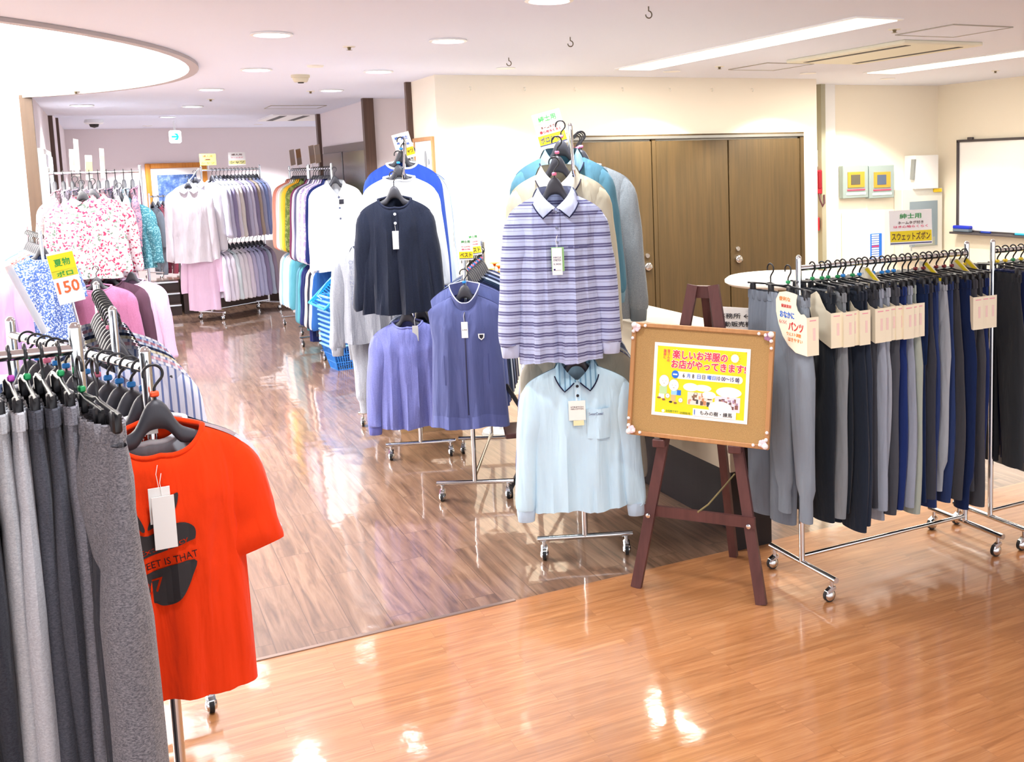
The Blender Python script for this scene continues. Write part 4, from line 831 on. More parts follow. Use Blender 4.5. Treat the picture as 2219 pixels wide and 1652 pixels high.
pants('black sweat trousers just right of the light grey sweat trousers', at(840, 655, 7.3), -PG, fab('20222c'), 73, L=.74, jog=True, group='grey sweatsuits', wide=.15, thick=.03, hlabel='black clip hanger of the black sweat trousers')
for i, (d, c_, nm) in enumerate(((.15, 'c4c8d4', 'silver grey'), (.3, '9498a4', 'mid grey'), (.45, 'd0d4de', 'pale grey'), (.6, '5c6070', 'dark grey'))):
    hung('sweatshirt', nm+' sweatshirt on the sweatsuit rack, %s behind the lettered one' % ORD[i], 'sweatshirt', on(RG, PG, d, 1.46), -PG, fab(c_), None, kind='crew', W=.23, L=.7, sl=.66, b=.035, seed=74, group='grey sweatsuits', hl='black hanger, %s behind the lettered grey sweatshirt' % ORD[i])
# ------------------------------------------------------------------ two racks of colourful shirts along the hall
def bright(near, psi, frontcfg, rowc, lowc, nm, seedb, sp=.1):
    rack('two-tier chrome rack of %s' % nm, near, psi, .93, 1.88, lower=1.06, foot=.42, arm=.0)
    for i, (c_, k, c2, c3, n_) in enumerate(rowc):
        hung('shirt', '%s shirt on the upper rail of the %s, %s from the front' % (n_, nm, ORD[i]), 'shirt', on(near, psi, .04+sp*i, 1.84), -psi, fab(c_, k, c2, c3), None, kind='polo', W=.225, L=.80, sl=.78, b=.04, seed=seedb+i % 3, group='upper rail shirts of the '+nm, hl='black hanger, %s on the upper rail of the %s' % (ORD[i], nm))
    for i, (c_, n_, L) in enumerate(lowc):
        hung('shirt', '%s shirt on the lower rail of the %s, %s from the front' % (n_, nm, ORD[i]), 'shirt', on(near, psi, .03+sp*i, 1.06), -psi, fab(c_), None, kind='crew', W=.215, L=L, sl=.66, b=.04, seed=seedb+i % 3, group='lower rail shirts of the '+nm, hl='black hanger, %s on the lower rail of the %s' % (ORD[i], nm))
RD1, RD2 = (1.97, 10.1), (2.05, 11.85); PD = radians(-3)
bright(RD1, PD, None, [('1c2860', 'plain', None, None, 'navy'), ('a898c8', 'camo', 'd8d0e8', '7a6aa0', 'lilac patterned'), ('e8e6ee', 'plain', None, None, 'white'), ('b8a8d0', 'camo', 'e8e0f0', '8878a8', 'violet patterned'), ('e6e2ea', 'plain', None, None, 'off-white'), ('5a5a78', 'plain', None, None, 'slate'), ('c8c0d8', 'plain', None, None, 'pale lilac'), ('6a2a48', 'plain', None, None, 'maroon')],
       [('2a5a9c', 'denim blue', .80), ('e4e8f4', 'white', .78), ('2c2e40', 'blackish', .75), ('e2cfc4', 'cream', .66), ('1c2656', 'deep navy', .84), ('28306a', 'navy', .84), ('58a0ac', 'teal', .74), ('5c8ea0', 'sea blue', .72)], 'near hall rack', 81)
bright(RD2, PD, None, [('5c6a30', 'camo', '8a9050', '3a4424', 'camouflage green'), ('f0a820', 'plain', None, None, 'yellow'), ('f4c040', 'plain', None, None, 'golden yellow'), ('c8c890', 'plain', None, None, 'pale olive'), ('f0ece6', 'plain', None, None, 'ivory'), ('f2d8d0', 'plain', None, None, 'blush'), ('e89480', 'plain', None, None, 'coral'), ('e4a088', 'plain', None, None, 'salmon')],
       [('5aa0b0', 'teal', .80), ('7ab4c4', 'light teal', .78), ('ece6e8', 'white', .74), ('f4efec', 'ivory', .74), ('f0e6e6', 'pale pink', .7), ('9cc4dc', 'sky blue', .7), ('f2eef0', 'chalk white', .7)], 'far hall rack', 84)
t, c = hung('jacket', 'white long-sleeved jacket with V collar and dark buttons, front of the near hall rack', 'jacket', on(RD1, PD, -.10, 1.83), .08, fab('f0f2f6'), None, kind='polo', W=.235, L=.86, sl=.84, seed=88, hero=True, b=.07, nd_=.14, nw=.09, group='upper rail shirts of the near hall rack', hl='black hanger of the white V-collared jacket')
for z in (-.16, -.26, -.36): MB().lathe([(.0005, -.002), (.010, -.002), (.010, .002)], (0, 0, 0), 10, 'y').build('button', mat('slate_button', '4a5068', .4), t, Vector(c.surf(.01, z, .008)))
tagcard(t, c, .03, -.18, .045, .045, BLKI, 'price_tag', .012)
for i, (rk_, d) in enumerate(((RD2, .68), (RD2, .35), (RD1, .72), (RD1, .48))):
    s_ = sign('thin edge-on price sign above the colourful shirts, %s from the left' % ORD[i], on(rk_, PD, d, 1.85), .95, .12, .18, [('', .3, .1, RED, .8, (mat('tan_card', 'd0a070' if i == 1 else 'c8b8a8', .6), .5))], tilt=-.12, pole=.05, bg=mat('tan_sign_card', 'cdb69c', .6))
# maroon garment corner beyond the white jacket
# ------------------------------------------------------------------ shopping baskets
bk = None
BM = mat('shopping_basket_blue', '2f7fd6', .35); BR_ = mat('basket_rim', '8cc4f2', .35)
def basket_mesh():
    mb = MB(); w0, d0, w1, d1, h = .34, .22, .46, .33, .23
    def P(s, side, z):
        f = z/h; w = w0+(w1-w0)*f; d = d0+(d1-d0)*f
        return [(-w/2+w*s, -d/2), (w/2, -d/2+d*s), (w/2-w*s, d/2), (-w/2, d/2-d*s)][side]
    for side in range(4):
        n = 18 if side % 2 == 0 else 13
        for k in range(n+1):
            a = P(k/n, side, 0); b = P(k/n, side, h); mb.beam((a[0], a[1], 0), (b[0], b[1], h), .007, .004)
        for z in (.004, .075, .15, .215):
            a = P(0, side, z); b = P(1, side, z); mb.beam((a[0], a[1], z), (b[0], b[1], z), .004, .010)
    for k in range(12): x = -w0/2+w0*k/11; mb.beam((x, -d0/2, .002), (x, d0/2, .002), .007, .004)
    return mb
def rim_mesh():
    mb = MB(); c = [(-.235, -.17), (.235, -.17), (.235, .17), (-.235, .17)]
    for k in range(4): a, b = c[k], c[(k+1) % 4]; mb.beam((a[0], a[1], .232), (b[0], b[1], .232), .018, .014)
    return mb
def handle_mesh():
    return MB().tube([(-.16, 0, .235), (-.15, .10, .25), (0, .13, .255), (.15, .10, .25), (.16, 0, .235)], .006, 6)
for i in range(12):
    z = .0+i*.045; last = i == 11
    t = thing('shopping_basket', ('light blue basket lying tilted on top of the basket stack' if last else ('bottom' if i == 0 else ORD[i]+' from the bottom')+' blue shopping basket in the nested stack'), 'basket', (1.95, 9.60, z if not last else z+.10), .12, 'stacked blue shopping baskets')
    if last: t.rotation_euler = (.15, -.75, .12); t.location.x += .02
    obj('basket_body', cached(('basket_body', 0), basket_mesh, False), BM if not last else mat('bright_blue_basket', '1ea2e6', .35), t); obj('rim', cached(('rim', 0), rim_mesh, False), BR_ if not last else mat('bright_blue_basket', '1ea2e6', .35), t)
    if i >= 10: obj('handle', cached(('handle', 0), handle_mesh), BM, t)
# ------------------------------------------------------------------ floral rack (rail along x) and the rail at the left edge
zc = 1.86
pc = at(180, 395, 8.25); RCk = (pc.x-.24, pc.y); PCk = radians(88)
rack('two-tier chrome rack with floral blouses near the left wall', RCk, PCk, .66, 1.9, lower=1.05, foot=.42)
FL = fab('d6ced4', 'floral', 'b03458', '66766c'); TF = fab('35707e', 'print', '74a4b0', '285360'); FL2 = fab('cfc0c8', 'floral', 'a02c4c', '7c4c54')
t, c = hung('floral_blouse', 'white blouse with pink and green flowers, front of the left two-tier rack', 'blouse', at(176, 396, 7.9), -.05, FL, None, kind='polo', W=.245, L=.64, sl=.60, seed=91, hero=True, nd_=.05, b=.07, fold=.02, group='floral blouses', hl='charcoal hanger of the pink floral blouse', flare=.12)
hung('floral_blouse', 'teal blouse with small dense flowers beside the pink floral blouse', 'blouse', at(257, 402, 8.3), -.12, TF, None, kind='polo', W=.235, L=.58, sl=.54, seed=92, nd_=.04, b=.06, group='floral blouses', hl='black hanger of the teal floral blouse', flare=.16)
hung('floral_blouse', 'red-sprigged white blouse just behind the pink floral blouse', 'blouse', at(200, 393, 8.1), -.1, FL2, None, kind='polo', W=.26, L=.72, sl=.62, seed=93, b=.05, group='floral blouses', hl='black hanger of the red-sprigged blouse', flare=.22)
hung('floral_blouse', 'grey and rust patterned blouse at the left behind the pink floral blouse', 'blouse', at(162, 388, 8.2), -.05, fab('8a7a80', 'camo', 'b89890', '5a4a58'), None, kind='crew', W=.27, L=.85, sl=.62, seed=94, b=.05, group='floral blouses', hl='black hanger of the rust patterned blouse')
BLS = ['8a5a68', 'c8c0d0', '3a4a60', 'e0d0d8', '6a5a78', 'b08890', '2e3a50', 'd8d4e0', '7a98a0', 'a07080', '504868', 'c8a8b0', '40506a', 'e4dce4']
for i in range(10):
    hung('blouse', 'patterned blouse in the dense row on the left two-tier rack, %s from the left' % ORD[i], 'blouse', on(RCk, PCk, .04+i*.062, 1.86), -PCk, fab(BLS[i], 'print', BLS[(i+3) % 14], BLS[i]), None, kind='crew', W=.20, L=.62, sl=.5, b=.025, seed=95, group='row of blouses on the left two-tier rack', hl='black hanger, %s in the dense row on the left two-tier rack' % ORD[i])
hung('sweater', 'dusty pink round-necked sweater on the lower tier of the left rack', 'sweater', at(207, 583, 7.9), -.05, fab('95587c', 'heather', 'a87094'), None, kind='crew', W=.25, L=.62, sl=.60, seed=97, nw=.10, b=.06, hero=True, fold=.016, group='lower tier sweaters', hl='charcoal hanger of the dusty pink sweater')
hung('sweater', 'pale lilac pink cardigan at the right end of the lower tier', 'sweater', at(283, 572, 8.15), -.25, fab('b898b6', 'heather', 'c8a8c4'), None, kind='crew', W=.235, L=.68, sl=.66, seed=98, b=.06, fold=.018, group='lower tier sweaters', hl='charcoal hanger of the pale lilac cardigan')
hung('sweater', 'dark plum sweater behind the dusty pink sweater', 'sweater', at(235, 575, 8.05), -.15, fab('4e3444'), None, kind='crew', W=.25, L=.68, sl=.6, seed=99, b=.04, group='lower tier sweaters', hl='black hanger of the dark plum sweater')
hung('sweater', 'mauve sweater at the left of the lower tier', 'sweater', at(168, 585, 8.2), -.1, fab('8a5480'), None, kind='crew', W=.24, L=.66, sl=.6, seed=97, b=.04, group='lower tier sweaters', hl='black hanger of the mauve sweater')
for i, (px, py, w, h, c_, rz) in enumerate(((158, 375, .06, .17, 'dcc8b8', .9), (170, 388, .09, .3, 'f4f0ec', 1.2), (194, 396, .06, .20, 'f0dc90', .6), (224, 392, .06, .24, 'e4dcc8', 1.0))):
    sign('slim price sign over the floral rack, %s from the left' % ORD[i], at(px, py, 8.3), rz, w, h, [('', .5, .2, RED, .7, (mat('slim_band_'+c_, c_, .6), .5))], tilt=.05, pole=.02)
RLn = at(88, 512, 7.3); PL = radians(-9)
rack('chrome rack of patterned blouses at the left edge', (RLn.x, RLn.y), PL, .85, 1.45, foot=.42)
LROW = [('36508e', 'print', 'b8c6e4', '4c66a8', 'blue and white speckled'), ('a0605c', 'print', 'e8ccc8', '8a4a4c', 'brick red speckled'), ('e8b8b4', 'floral', 'c85a60', '9a4a4c', 'pink sprigged'), ('b88078', 'print', 'f0dcd8', 'a86868', 'rose speckled'), ('d8ecf0', 'plain', None, None, 'icy blue'), ('d0a0a8', 'print', 'f4e4e8', 'b08088', 'pink speckled'), ('6a80a0', 'plain', None, None, 'dusty blue'), ('e6d6e0', 'plain', None, None, 'pale mauve')]
for i, (c_, k, c2, c3, n_) in enumerate(LROW):
    hung('blouse', n_+' blouse on the left edge rack, %s from the front' % ORD[i], 'blouse', on((RLn.x, RLn.y), PL, .02+.105*i, 1.41), -PL+.05, fab(c_, k, c2, c3), None, kind='crew', W=.205, L=.66, sl=.26, sleeves='short', b=.06 if i == 0 else .035, seed=101+i % 2, hero=(i == 0), group='blouses on the left edge rack', hl='black hanger, %s on the left edge rack' % ORD[i], fold=.016, nw=.09)
# lilac garment in the very left corner
lp = at(-42, 540, 6.2)
rack('chrome rack of a lilac blouse just outside the left edge', (lp.x, lp.y), pi, .7, lp.z+.04, foot=.4)
hung('blouse', 'lilac blouse cut by the left edge of the photo below the patterned blouses', 'blouse', at(-42, 540, 6.2), .1, fab('b99ad0'), None, kind='crew', W=.19, L=.66, sl=.62, seed=111, b=.06, group='blouses on the left edge rack', hl='black hanger of the lilac blouse at the left edge')
# ------------------------------------------------------------------ far two-tier rack before the back wall
RF, PF = (1.12, 13.9), radians(52)
rack('two-tier chrome rack of pale shirts before the back wall', RF, PF, .98, 1.92, lower=1.04, foot=.44, arm=.2)
hung('polo_shirt', 'white polo shirt facing forward on the far rack', 'shirt', on(RF, PF, -.22, 1.80), .0, fab('f2eef6'), None, kind='polo', W=.25, L=.95, sl=.92, seed=121, b=.07, nd_=.06, group='pale shirts on the far rack', hl='black hanger of the far white polo shirt', nw=.10)
hung('polo_shirt', 'off-white polo shirt just behind the far white polo shirt', 'shirt', on(RF, PF, -.10, 1.86), .0, fab('e8e8f0'), None, kind='polo', W=.26, L=.9, sl=.88, seed=121, b=.05, group='pale shirts on the far rack', hl='black hanger of the far off-white polo shirt')
hung('polo_shirt', 'pale pink polo shirt hanging low on the far rack', 'shirt', on(RF, PF, -.10, 1.06), -.3, fab('f2d2ec'), None, kind='polo', W=.215, L=.82, sl=.6, seed=122, b=.07, group='pale shirts on the far rack', hl='black hanger of the far pale pink polo shirt')
PSH = ['dcdcec', 'c8c8e0', '9a94b8', 'e6e2ee', 'e8e4dc', '8e86a0', 'c4c4dc', 'd8d4e6', '8f88a8', 'b8a898', 'a8acc8', '8a9ac8', 'c0c4e4']
PNM = ['white-lilac', 'pale blue-lilac', 'mauve-grey', 'off-white', 'cream', 'grey-violet', 'light periwinkle', 'pearl', 'dusty violet', 'taupe', 'grey-blue', 'blue', 'pale blue']
for i in range(13):
    hung('shirt', PNM[i]+' shirt on the far rack upper rail, %s from the left' % ORD[i], 'shirt', on(RF, PF, .17+i*.062, 1.88), -PF, fab(PSH[i]), None, kind='crew', W=.21, L=.72, sl=.74, b=.024, seed=123+i % 2, group='pale shirts on the far rack', hl='dark hanger, %s on the far rack upper rail' % ORD[i])
    hung('shirt', PNM[(i*5) % 13]+' shirt on the far rack lower rail, %s from the left' % ORD[i], 'shirt', on(RF, PF, .06+i*.071, 1.0), -PF, fab(['e8e2f0', 'eee8f2', 'dce8ec', 'ece8ee', 'e4dcea', 'c4c0dc', 'bcc0e0', '9088a8', 'b0bcd0', '988a9c'][i*10//13]), None, kind='crew', W=.215, L=.62, sl=.66, b=.026, seed=125+i % 2, group='pale shirts on the far rack', hl='dark hanger, %s on the far rack lower rail' % ORD[i])
sign('yellow ladies sign over the far rack', on(RF, PF, .12, 1.88), 0, .19, .14, [('婦人用', .2, .18, RED, .6, None), ('夏', .5, .12, BRNI, .4, None), ('シャツ', .8, .18, BLKI, .8, None)], pole=.06, bg=mat('yellow_card', 'f0e050', .6))
sign('white ladies sign over the far rack, right of the yellow one', on(RF, PF, .60, 1.88), 0, .21, .17, [('婦人用', .18, .14, BRNI, .6, None), ('ネームタグ', .4, .08, PINKI, .7, None), ('シャツ', .76, .2, BLKI, .8, (mat('pale_yellow', 'e8e49a', .6), .28))], pole=.05)
# rack of dark and pale tops on the stage at the back left
RS = at(322, 416, 14.3); RSn = (RS.x, RS.y); PS = radians(60)
zS = .42; rs = rack('small rack of grey, white and navy tops on the stage', RSn, PS, .80, 1.27, foot=.4); rs.location.z = zS-.02
rs.scale = (1, 1, .93)
for i, (c_, n_) in enumerate((('5a6068', 'charcoal'), ('8a4050', 'wine red'), ('dfe4ee', 'white'), ('3a4258', 'dark slate'), ('c0d0dc', 'icy grey'), ('303a58', 'navy'), ('dce4ee', 'chalky white'), ('2c3048', 'blackish navy'), ('7a8494', 'mid grey'))):
    hung('shirt', n_+' top on the stage rack, %s from the left' % ORD[i], 'shirt', on(RSn, PS, .05+i*.08, 1.54), -PS, fab(c_), None, kind='crew', W=.2, L=.60, sl=.6, b=.03, seed=131, group='tops on the stage rack', hl='dark hanger, %s on the stage rack' % ORD[i])
    if i % 2 == 0: pants(['grey', 'wine red', 'black', 'slate', 'pale grey'][i//2]+' trousers below the tops on the stage rack, %s from the left' % ORD[i//2], on(RSn, PS, .08+i*.08, 1.0), -PS, fab(['6a7078', '8a3848', '20222c', '4a5260', 'a8b0ba'][i//2]), 15, L=.45, group='trousers on the stage rack', wide=.12, hlabel='dark clip hanger, %s below the tops on the stage rack' % ORD[i//2])
# wall picture, exit sign, camera
pt = thing('wall_painting', 'wood-framed blue painting on the far back wall', 'painting', (0, 0, 0)); q0 = at(313, 355, 17.6)
xa = -.0; 
def onY(px, py, Y):
    r = FW+RT*(px-PX)/F+DN*(py-PY)/F; return EYE+r*(Y/r.y)
def onX(px, py, X):
    r = FW+RT*(px-PX)/F+DN*(py-PY)/F; return EYE+r*(X/r.x)
a = onY(313, 355, 18.45); b = onY(456, 466, 18.45); pt.location = ((a.x+b.x)/2, 18.45, (a.z+b.z)/2); w, h = b.x-a.x, a.z-b.z
f = MB()
for s in (-1, 1): f.box((s*(w/2-.04), .01, 0), (.08, .06, h), bev=.01); f.box((0, .01, s*(h/2-.04)), (w-.16, .06, .08), bev=.01)
f.build('frame', GOLDW, pt); MB().box((0, .02, 0), (w-.14, .02, h-.14)).build('mount', CARD, pt)
pm = bpy.data.materials.new('blue_canvas'); pm.use_nodes = True; t_ = pm.node_tree; n_ = nd(t_, 'ShaderNodeTexNoise', Scale=7., Detail=6., Roughness=.7); tc_ = t_.nodes.new('ShaderNodeTexCoord'); t_.links.new(tc_.outputs['Object'], n_.inputs[0])
t_.links.new(ramp(t_, [(.3, '1e3a78'), (.48, '4a68a0'), (.58, '8296b4'), (.72, 'c4d0e4')], n_.outputs[0]).outputs[0], t_.nodes['Principled BSDF'].inputs['Base Color'])
MB().box((0, .008, -.02), (w-.34, .012, h-.34)).build('canvas', pm, pt)
a = onY(365, 283, 18.3); b = onY(394, 310, 18.3); es = thing('exit_sign', 'white exit sign with a cyan arrow hanging from the far ceiling', 'sign', ((a.x+b.x)/2, 16.3, 0)); 
a = onY(365, 283, 16.3); b = onY(394, 310, 16.3); es.location = ((a.x+b.x)/2, 16.3, (a.z+b.z)/2); w, h = b.x-a.x, a.z-b.z
MB().box((0, 0, 0), (w, .06, h), bev=.02).build('sign_box', mat('lit_sign_white', 'fbfffe', .4, emit=1.3), es); MB().box((0, 0, (2.6-es.location.z+h/2)/2), (.03, .03, 2.6-es.location.z-h/2)).build('hanger_stem', WHITE, es)
MB().prism([(-w*.3, -.012), (.02, -.012), (-.02, -h*.26), (.03, -h*.26), (w*.3, 0), (.03, h*.26), (-.02, h*.26), (.02, .012), (-w*.3, .012)], -.034, -.030).build('arrow', mat('cyan_arrow', '18c8d0', .4, emit=.9), es)
cm = thing('security_camera', 'small white dome security camera on the far ceiling at the left', 'camera', (-.02, 15.6, 2.54)); 
MB().lathe([(.001, .06), (.11, .06), (.12, .02), (.10, 0), (.001, 0)], n=20).build('camera_base', WHITE, cm, smooth=True); MB().lathe([(.001, 0), (.06, 0), (.05, -.035), (.001, -.05)], n=16).build('dome', SHF, cm, smooth=True)
# side-wall picture
a = onY(948, 299, 7.62); fx = thing('framed_picture', 'wood-framed picture of grey figures on the side wall behind the blue shirt', 'picture', (2.262, 7.93, 1.66))
f = MB()
for s in (-1, 1): f.box((0, s*.255, 0), (.03, .03, .78), bev=.004); f.box((0, 0, s*.375), (.03, .48, .03), bev=.004)
f.build('frame', CORKF, fx); MB().box((.004, 0, 0), (.012, .49, .73)).build('mount', CARD, fx)
for y, z, r, s_ in ((-.05, .22, .03, 2.2), (-.03, .03, .05, 1.6), (.08, .0, .03, 2.4), (-.13, .2, .02, 1.2)):
    MB().loft([[(x, y+r*cos(k*pi/8), z+r*s_*sin(k*pi/8)) for k in range(16)] for x in (-.004, -.007)]).build('ink_figure', mat('ink_grey', '8a8e90', .7) if r < .04 else mat('ink_pale', 'c8ccca', .7), fx)
# ------------------------------------------------------------------ counter, table, sign stand, vase
ctr = thing('reception_counter', 'long counter with cream top and dark brown base behind the easel', 'counter', (2.45, 0, 0))
BEI = mat('beige_laminate', 'c6b8a0', .5); DB = woodmat('very_dark_brown_panel', '140c0e', '1e1214', .6)
MB().box((.10, 4.9, .985), (.30, 2.1, .03), bev=.008).build('counter_top', mat('cream_laminate', 'f6ecd6', .35), ctr)
MB().box((.02, 4.88, .675), (.03, 2.0, .59)).build('front_panel', BEI, ctr)
MB().box((.17, 4.86, .19), (.03, 1.95, .38)).box((.12, 3.90, .48), (.22, .03, .96)).build('base_panel', DB, ctr)
MB().box((.13, 4.88, .69), (.2, 1.9, .56)).build('cabinet_core', DB, ctr)
ss = thing('counter_sign', 'white tilted office and vending machine sign standing on the counter', 'sign', at(1600, 704, 4.62), -radians(38)); 
ss.location.z = 1.0
sp = [(-.16, .0), (.055, .0), (.115, .135), (-.12, .15)]
MB().prism(sp, -.002, .002).build('sign_plate', CARD, ss)
text('lettering', '事務所 ←', BLKI, ss, (-.02, -.003, .105), .14, .024, bold=.01); text('lettering', '自動販売機', BLKI, ss, (-.015, -.003, .068), .15, .024, bold=.01)
MB().box((-.04, -.003, .022), (.11, .001, .022)).build('blue_bar', BLUI, ss); MB().box((0, .02, .003), (.2, .06, .006)).build('stand_foot', CLEAR, ss)
tb = thing('round_table', 'white round-ended high table with a single white post behind the trouser rack', 'table', (4.12, 5.75, 0))
MB().lathe([(.001, .955), (.40, .955), (.42, .97), (.42, .985), (.40, 1.0), (.001, 1.0)], n=56).build('table_top', mat('table_white', 'f4f2ec', .3), tb, smooth=True)
MB().cyl((-.20, -.12, .01), (-.20, -.12, .955), .036, 24).build('table_post', WHITE, tb, smooth=True); MB().lathe([(.001, 0), (.2, 0), (.19, .015), (.001, .02)], (-.20, -.12, 0), 32).build('base_plate', WHITE, tb, smooth=True)
vs = thing('flower_vase', 'glass vase with orange and yellow flowers on a white stand behind the vests', 'vase', (2.12, 6.55, 0)); vp = at(1072, 582, 6.9); vs.location = (vp.x, vp.y, vp.z-.22)
MB().lathe([(.001, 0), (.035, 0), (.04, .05), (.022, .10), (.028, .14), (.024, .14), (.018, .10), (.034, .05), (.001, .01)], n=18).build('vase', CLEAR, vs, smooth=True)
for k, (dx, dy, dz, c_) in enumerate(((0, 0, .24, 'f07810'), (-.03, .01, .20, 'f8b400'), (.03, 0, .22, 'f4881c'), (.015, -.02, .18, 'f6a010'))):
    MB().tube([(0, 0, .05), (dx*.6, dy, .13), (dx, dy, dz)], .002, 5).build('stem', mat('stem_green', '3c7a2c', .6), vs)
    g = MB()
    for i in range(9):
        a = 2*pi*i/9; g.grid(lambda u, v: (dx+(.005+.032*u)*cos(a+(v-.5)*.9), dy+(.005+.032*u)*sin(a+(v-.5)*.9), dz+.012*sin(u*2.6)+.01*u), 4, 3)
    g.lathe([(.001, -.006), (.01, 0), (.001, .012)], (dx, dy, dz), 8); g.build('blossom', mat('petal_'+c_, c_, .5), vs, smooth=True)
for a in (0, 2.1, 4.2): MB().grid(lambda u, v: ((.02+.05*u)*cos(a)+.012*(v-.5)*sin(a)*(1-u), (.02+.05*u)*sin(a)-.012*(v-.5)*cos(a)*(1-u), .12+.05*u-.06*u*u), 5, 2).build('leaf', mat('stem_green', '3c7a2c', .6), vs)
pd = thing('plant_stand', 'slim white stand under the orange flowers, behind the vests', 'stand', (vs.location.x, vs.location.y, 0)); zt_ = vs.location.z
MB().lathe([(.001, zt_-.02), (.13, zt_-.02), (.13, zt_), (.001, zt_)], n=28).build('stand_top', WHITE, pd, smooth=True); MB().cyl((0, 0, .02), (0, 0, zt_-.02), .02).build('stand_post', WHITE, pd, smooth=True); MB().lathe([(.001, 0), (.14, 0), (.13, .02), (.001, .025)], n=28).build('stand_foot', WHITE, pd, smooth=True)
# ------------------------------------------------------------------ alcove equipment and whiteboard
YA = 8.165
def wallbox(name, label, cat, x0, y0, x1, y1, dep=.06, m=WHITE, Y=YA, part='case'):
    a = onY(x0, y0, Y-dep); b = onY(x1, y1, Y-dep); t = thing(name, label, cat, ((a.x+b.x)/2, Y-dep, (a.z+b.z)/2)); w, h = abs(b.x-a.x), abs(a.z-b.z)
    MB().box((0, dep/2, 0), (w, dep, h), bev=.006).build(part, m, t); return t, w, h
GP = mat('grey_panel', '98a8a6', .5)
for x0, x1, wn, scr in ((1827, 1882, 'left', '5e5a4a'), (1884, 1938, 'right', '50607a')):
    t, w, h = wallbox('alarm_panel', 'pale grey alarm panel with yellow square, %s of the pair' % wn, 'alarm panel', x0, 359, x1, 428, .07, GP)
    MB().box((0, -.004, .03*h+.01), (w*.66, .008, h*.47)).build('yellow_frame', mat('panel_yellow', 'c89a34', .5), t); MB().box((-.01, -.009, .03*h+.01), (w*.36, .004, h*.3)).build('display', mat('display_'+scr, scr, .3), t)
    MB().box((0, -.004, -h*.25), (w*.7, .006, .014)).build('red_strip', mat('panel_red', 'd04a68', .5), t); MB().box((0, -.003, -h*.37), (w*.76, .004, .022)).build('name_strip', CARD, t)
t, w, h = wallbox('paper_dispenser', 'white rounded box on the shelf above the grey cabinet in the alcove', 'dispenser', 1983, 337, 2034, 408, .16)
MB().box((-w/2-.01, .02, .03), (.02, .05, h*.6), (0, .1, 0)).build('side_clip', mat('mid_grey_plastic', '888c8c', .5), t)
t, w, h = wallbox('switch_strip', 'black strip with three round white switches beside the white box', 'switch', 1966, 384, 1979, 409, .03, BLACKP)
for k in (-1, 0, 1): MB().lathe([(.001, -.006), (.018, -.005), (.019, .001)], (0, 0, k*h*.3), 16, 'y').build('round_switch', CARD, t)
t, w, h = wallbox('wall_cabinet', 'white wall cabinet with grey control window in the alcove', 'cabinet', 1955, 411, 2042, 552, .12, mat('off_white_steel', 'dcdcd4', .5))
MB().box((.01, -.004, -.01), (w*.68, .01, h*.66)).build('control_window', mat('bluish_grey_window', '8898a2', .3), t)
for z in (.06, .0, -.05): MB().box((.02, -.012, z), (w*.3, .006, .03)).build('control_button_row', mat('pale_control', 'aab4ba', .5), t)
MB().box((.02, -.011, -h*.28), (w*.5, .004, h*.12)).build('lower_flap', mat('sage_grey', 'a0a698', .5), t)
t, w, h = wallbox('yellow_tape', 'yellow strip and small tag on the cabinet top corner', 'tape', 2025, 409, 2042, 416, .14, YELP)
t, w, h = wallbox('notice_board', 'large white framed panel on the alcove wall below the alarm panels', 'panel', 1827, 460, 1918, 600, .03, mat('white_panel', 'f6f6f2', .5))
t, w, h = wallbox('year_calendar', 'blue narrow calendar chart hanging on the white alcove panel', 'calendar', 1887, 507, 1912, 566, .04, BLUI, part='sheet')
for k in range(12):
    MB().box((-w*.12, -.002, h/2-(k+.7)*h/12.6), (w*.62, .002, h*.05)).build('calendar_row', CARD if k != 5 else PINKI, t); 
t, w, h = wallbox('fire_phone', 'red emergency telephone on the wall right of the wooden doors', 'telephone', 1766, 369, 1783, 420, .08, mat('fire_red', 'b81c30', .4))
MB().tube([(0, 0, -h/2), (-.01, -.03, -h/2-.06), (.02, -.03, -h/2-.12), (.05, -.02, -h/2-.09), (.055, -.01, -h/2-.01)], .008, 8).build('coiled_cord', mat('dark_cord', '5a3038', .6), t, smooth=True)
MB().box((.01, -.005, .02), (w*.4, .01, h*.7), bev=.003).build('handset', mat('handset_red', '8e1424', .35), t)
wallbox('instruction_notice', 'white printed notice above the red telephone', 'notice', 1766, 325, 1776, 362, .02, CARD)
t, w, h = wallbox('fire_label', 'small red and white label on the greige post below the red telephone', 'label', 1766, 472, 1777, 500, .06, RED)
wallbox('yellow_sticker', 'small yellow sticker on the white strip beside the red telephone', 'sticker', 1789, 380, 1796, 404, .03, YELP)
a = onX(2079, 306, 7.79); b = onX(2078, 500, 7.79); wb = thing('whiteboard', 'large whiteboard with dark frame on the right wall', 'whiteboard', (7.79, a.y-.9, (a.z+b.z)/2)); h = a.z-b.z
MB().box((0, 0, 0), (.02, 1.8, h-.02)).build('board', mat('gloss_white', 'fcfcfc', .15, coat=.4), wb)
f = MB()
for s in (-1, 1): f.box((-.01, s*.9, 0), (.035, .025, h)); f.box((-.01, 0, s*h/2), (.035, 1.825, .025))
f.build('frame', mat('dark_bronze_metal', '524c50', .4, .3), wb); MB().box((-.06, -.0, -h/2-.015), (.1, 1.85, .02), bev=.003).build('pen_tray', mat('dark_bronze_metal', '524c50', .4, .3), wb)
MB().box((-.02, .9-.17, h/2+.02), (.04, .06, .03), bev=.005).build('bracket', mat('dark_bronze_metal', '524c50', .4, .3), wb)
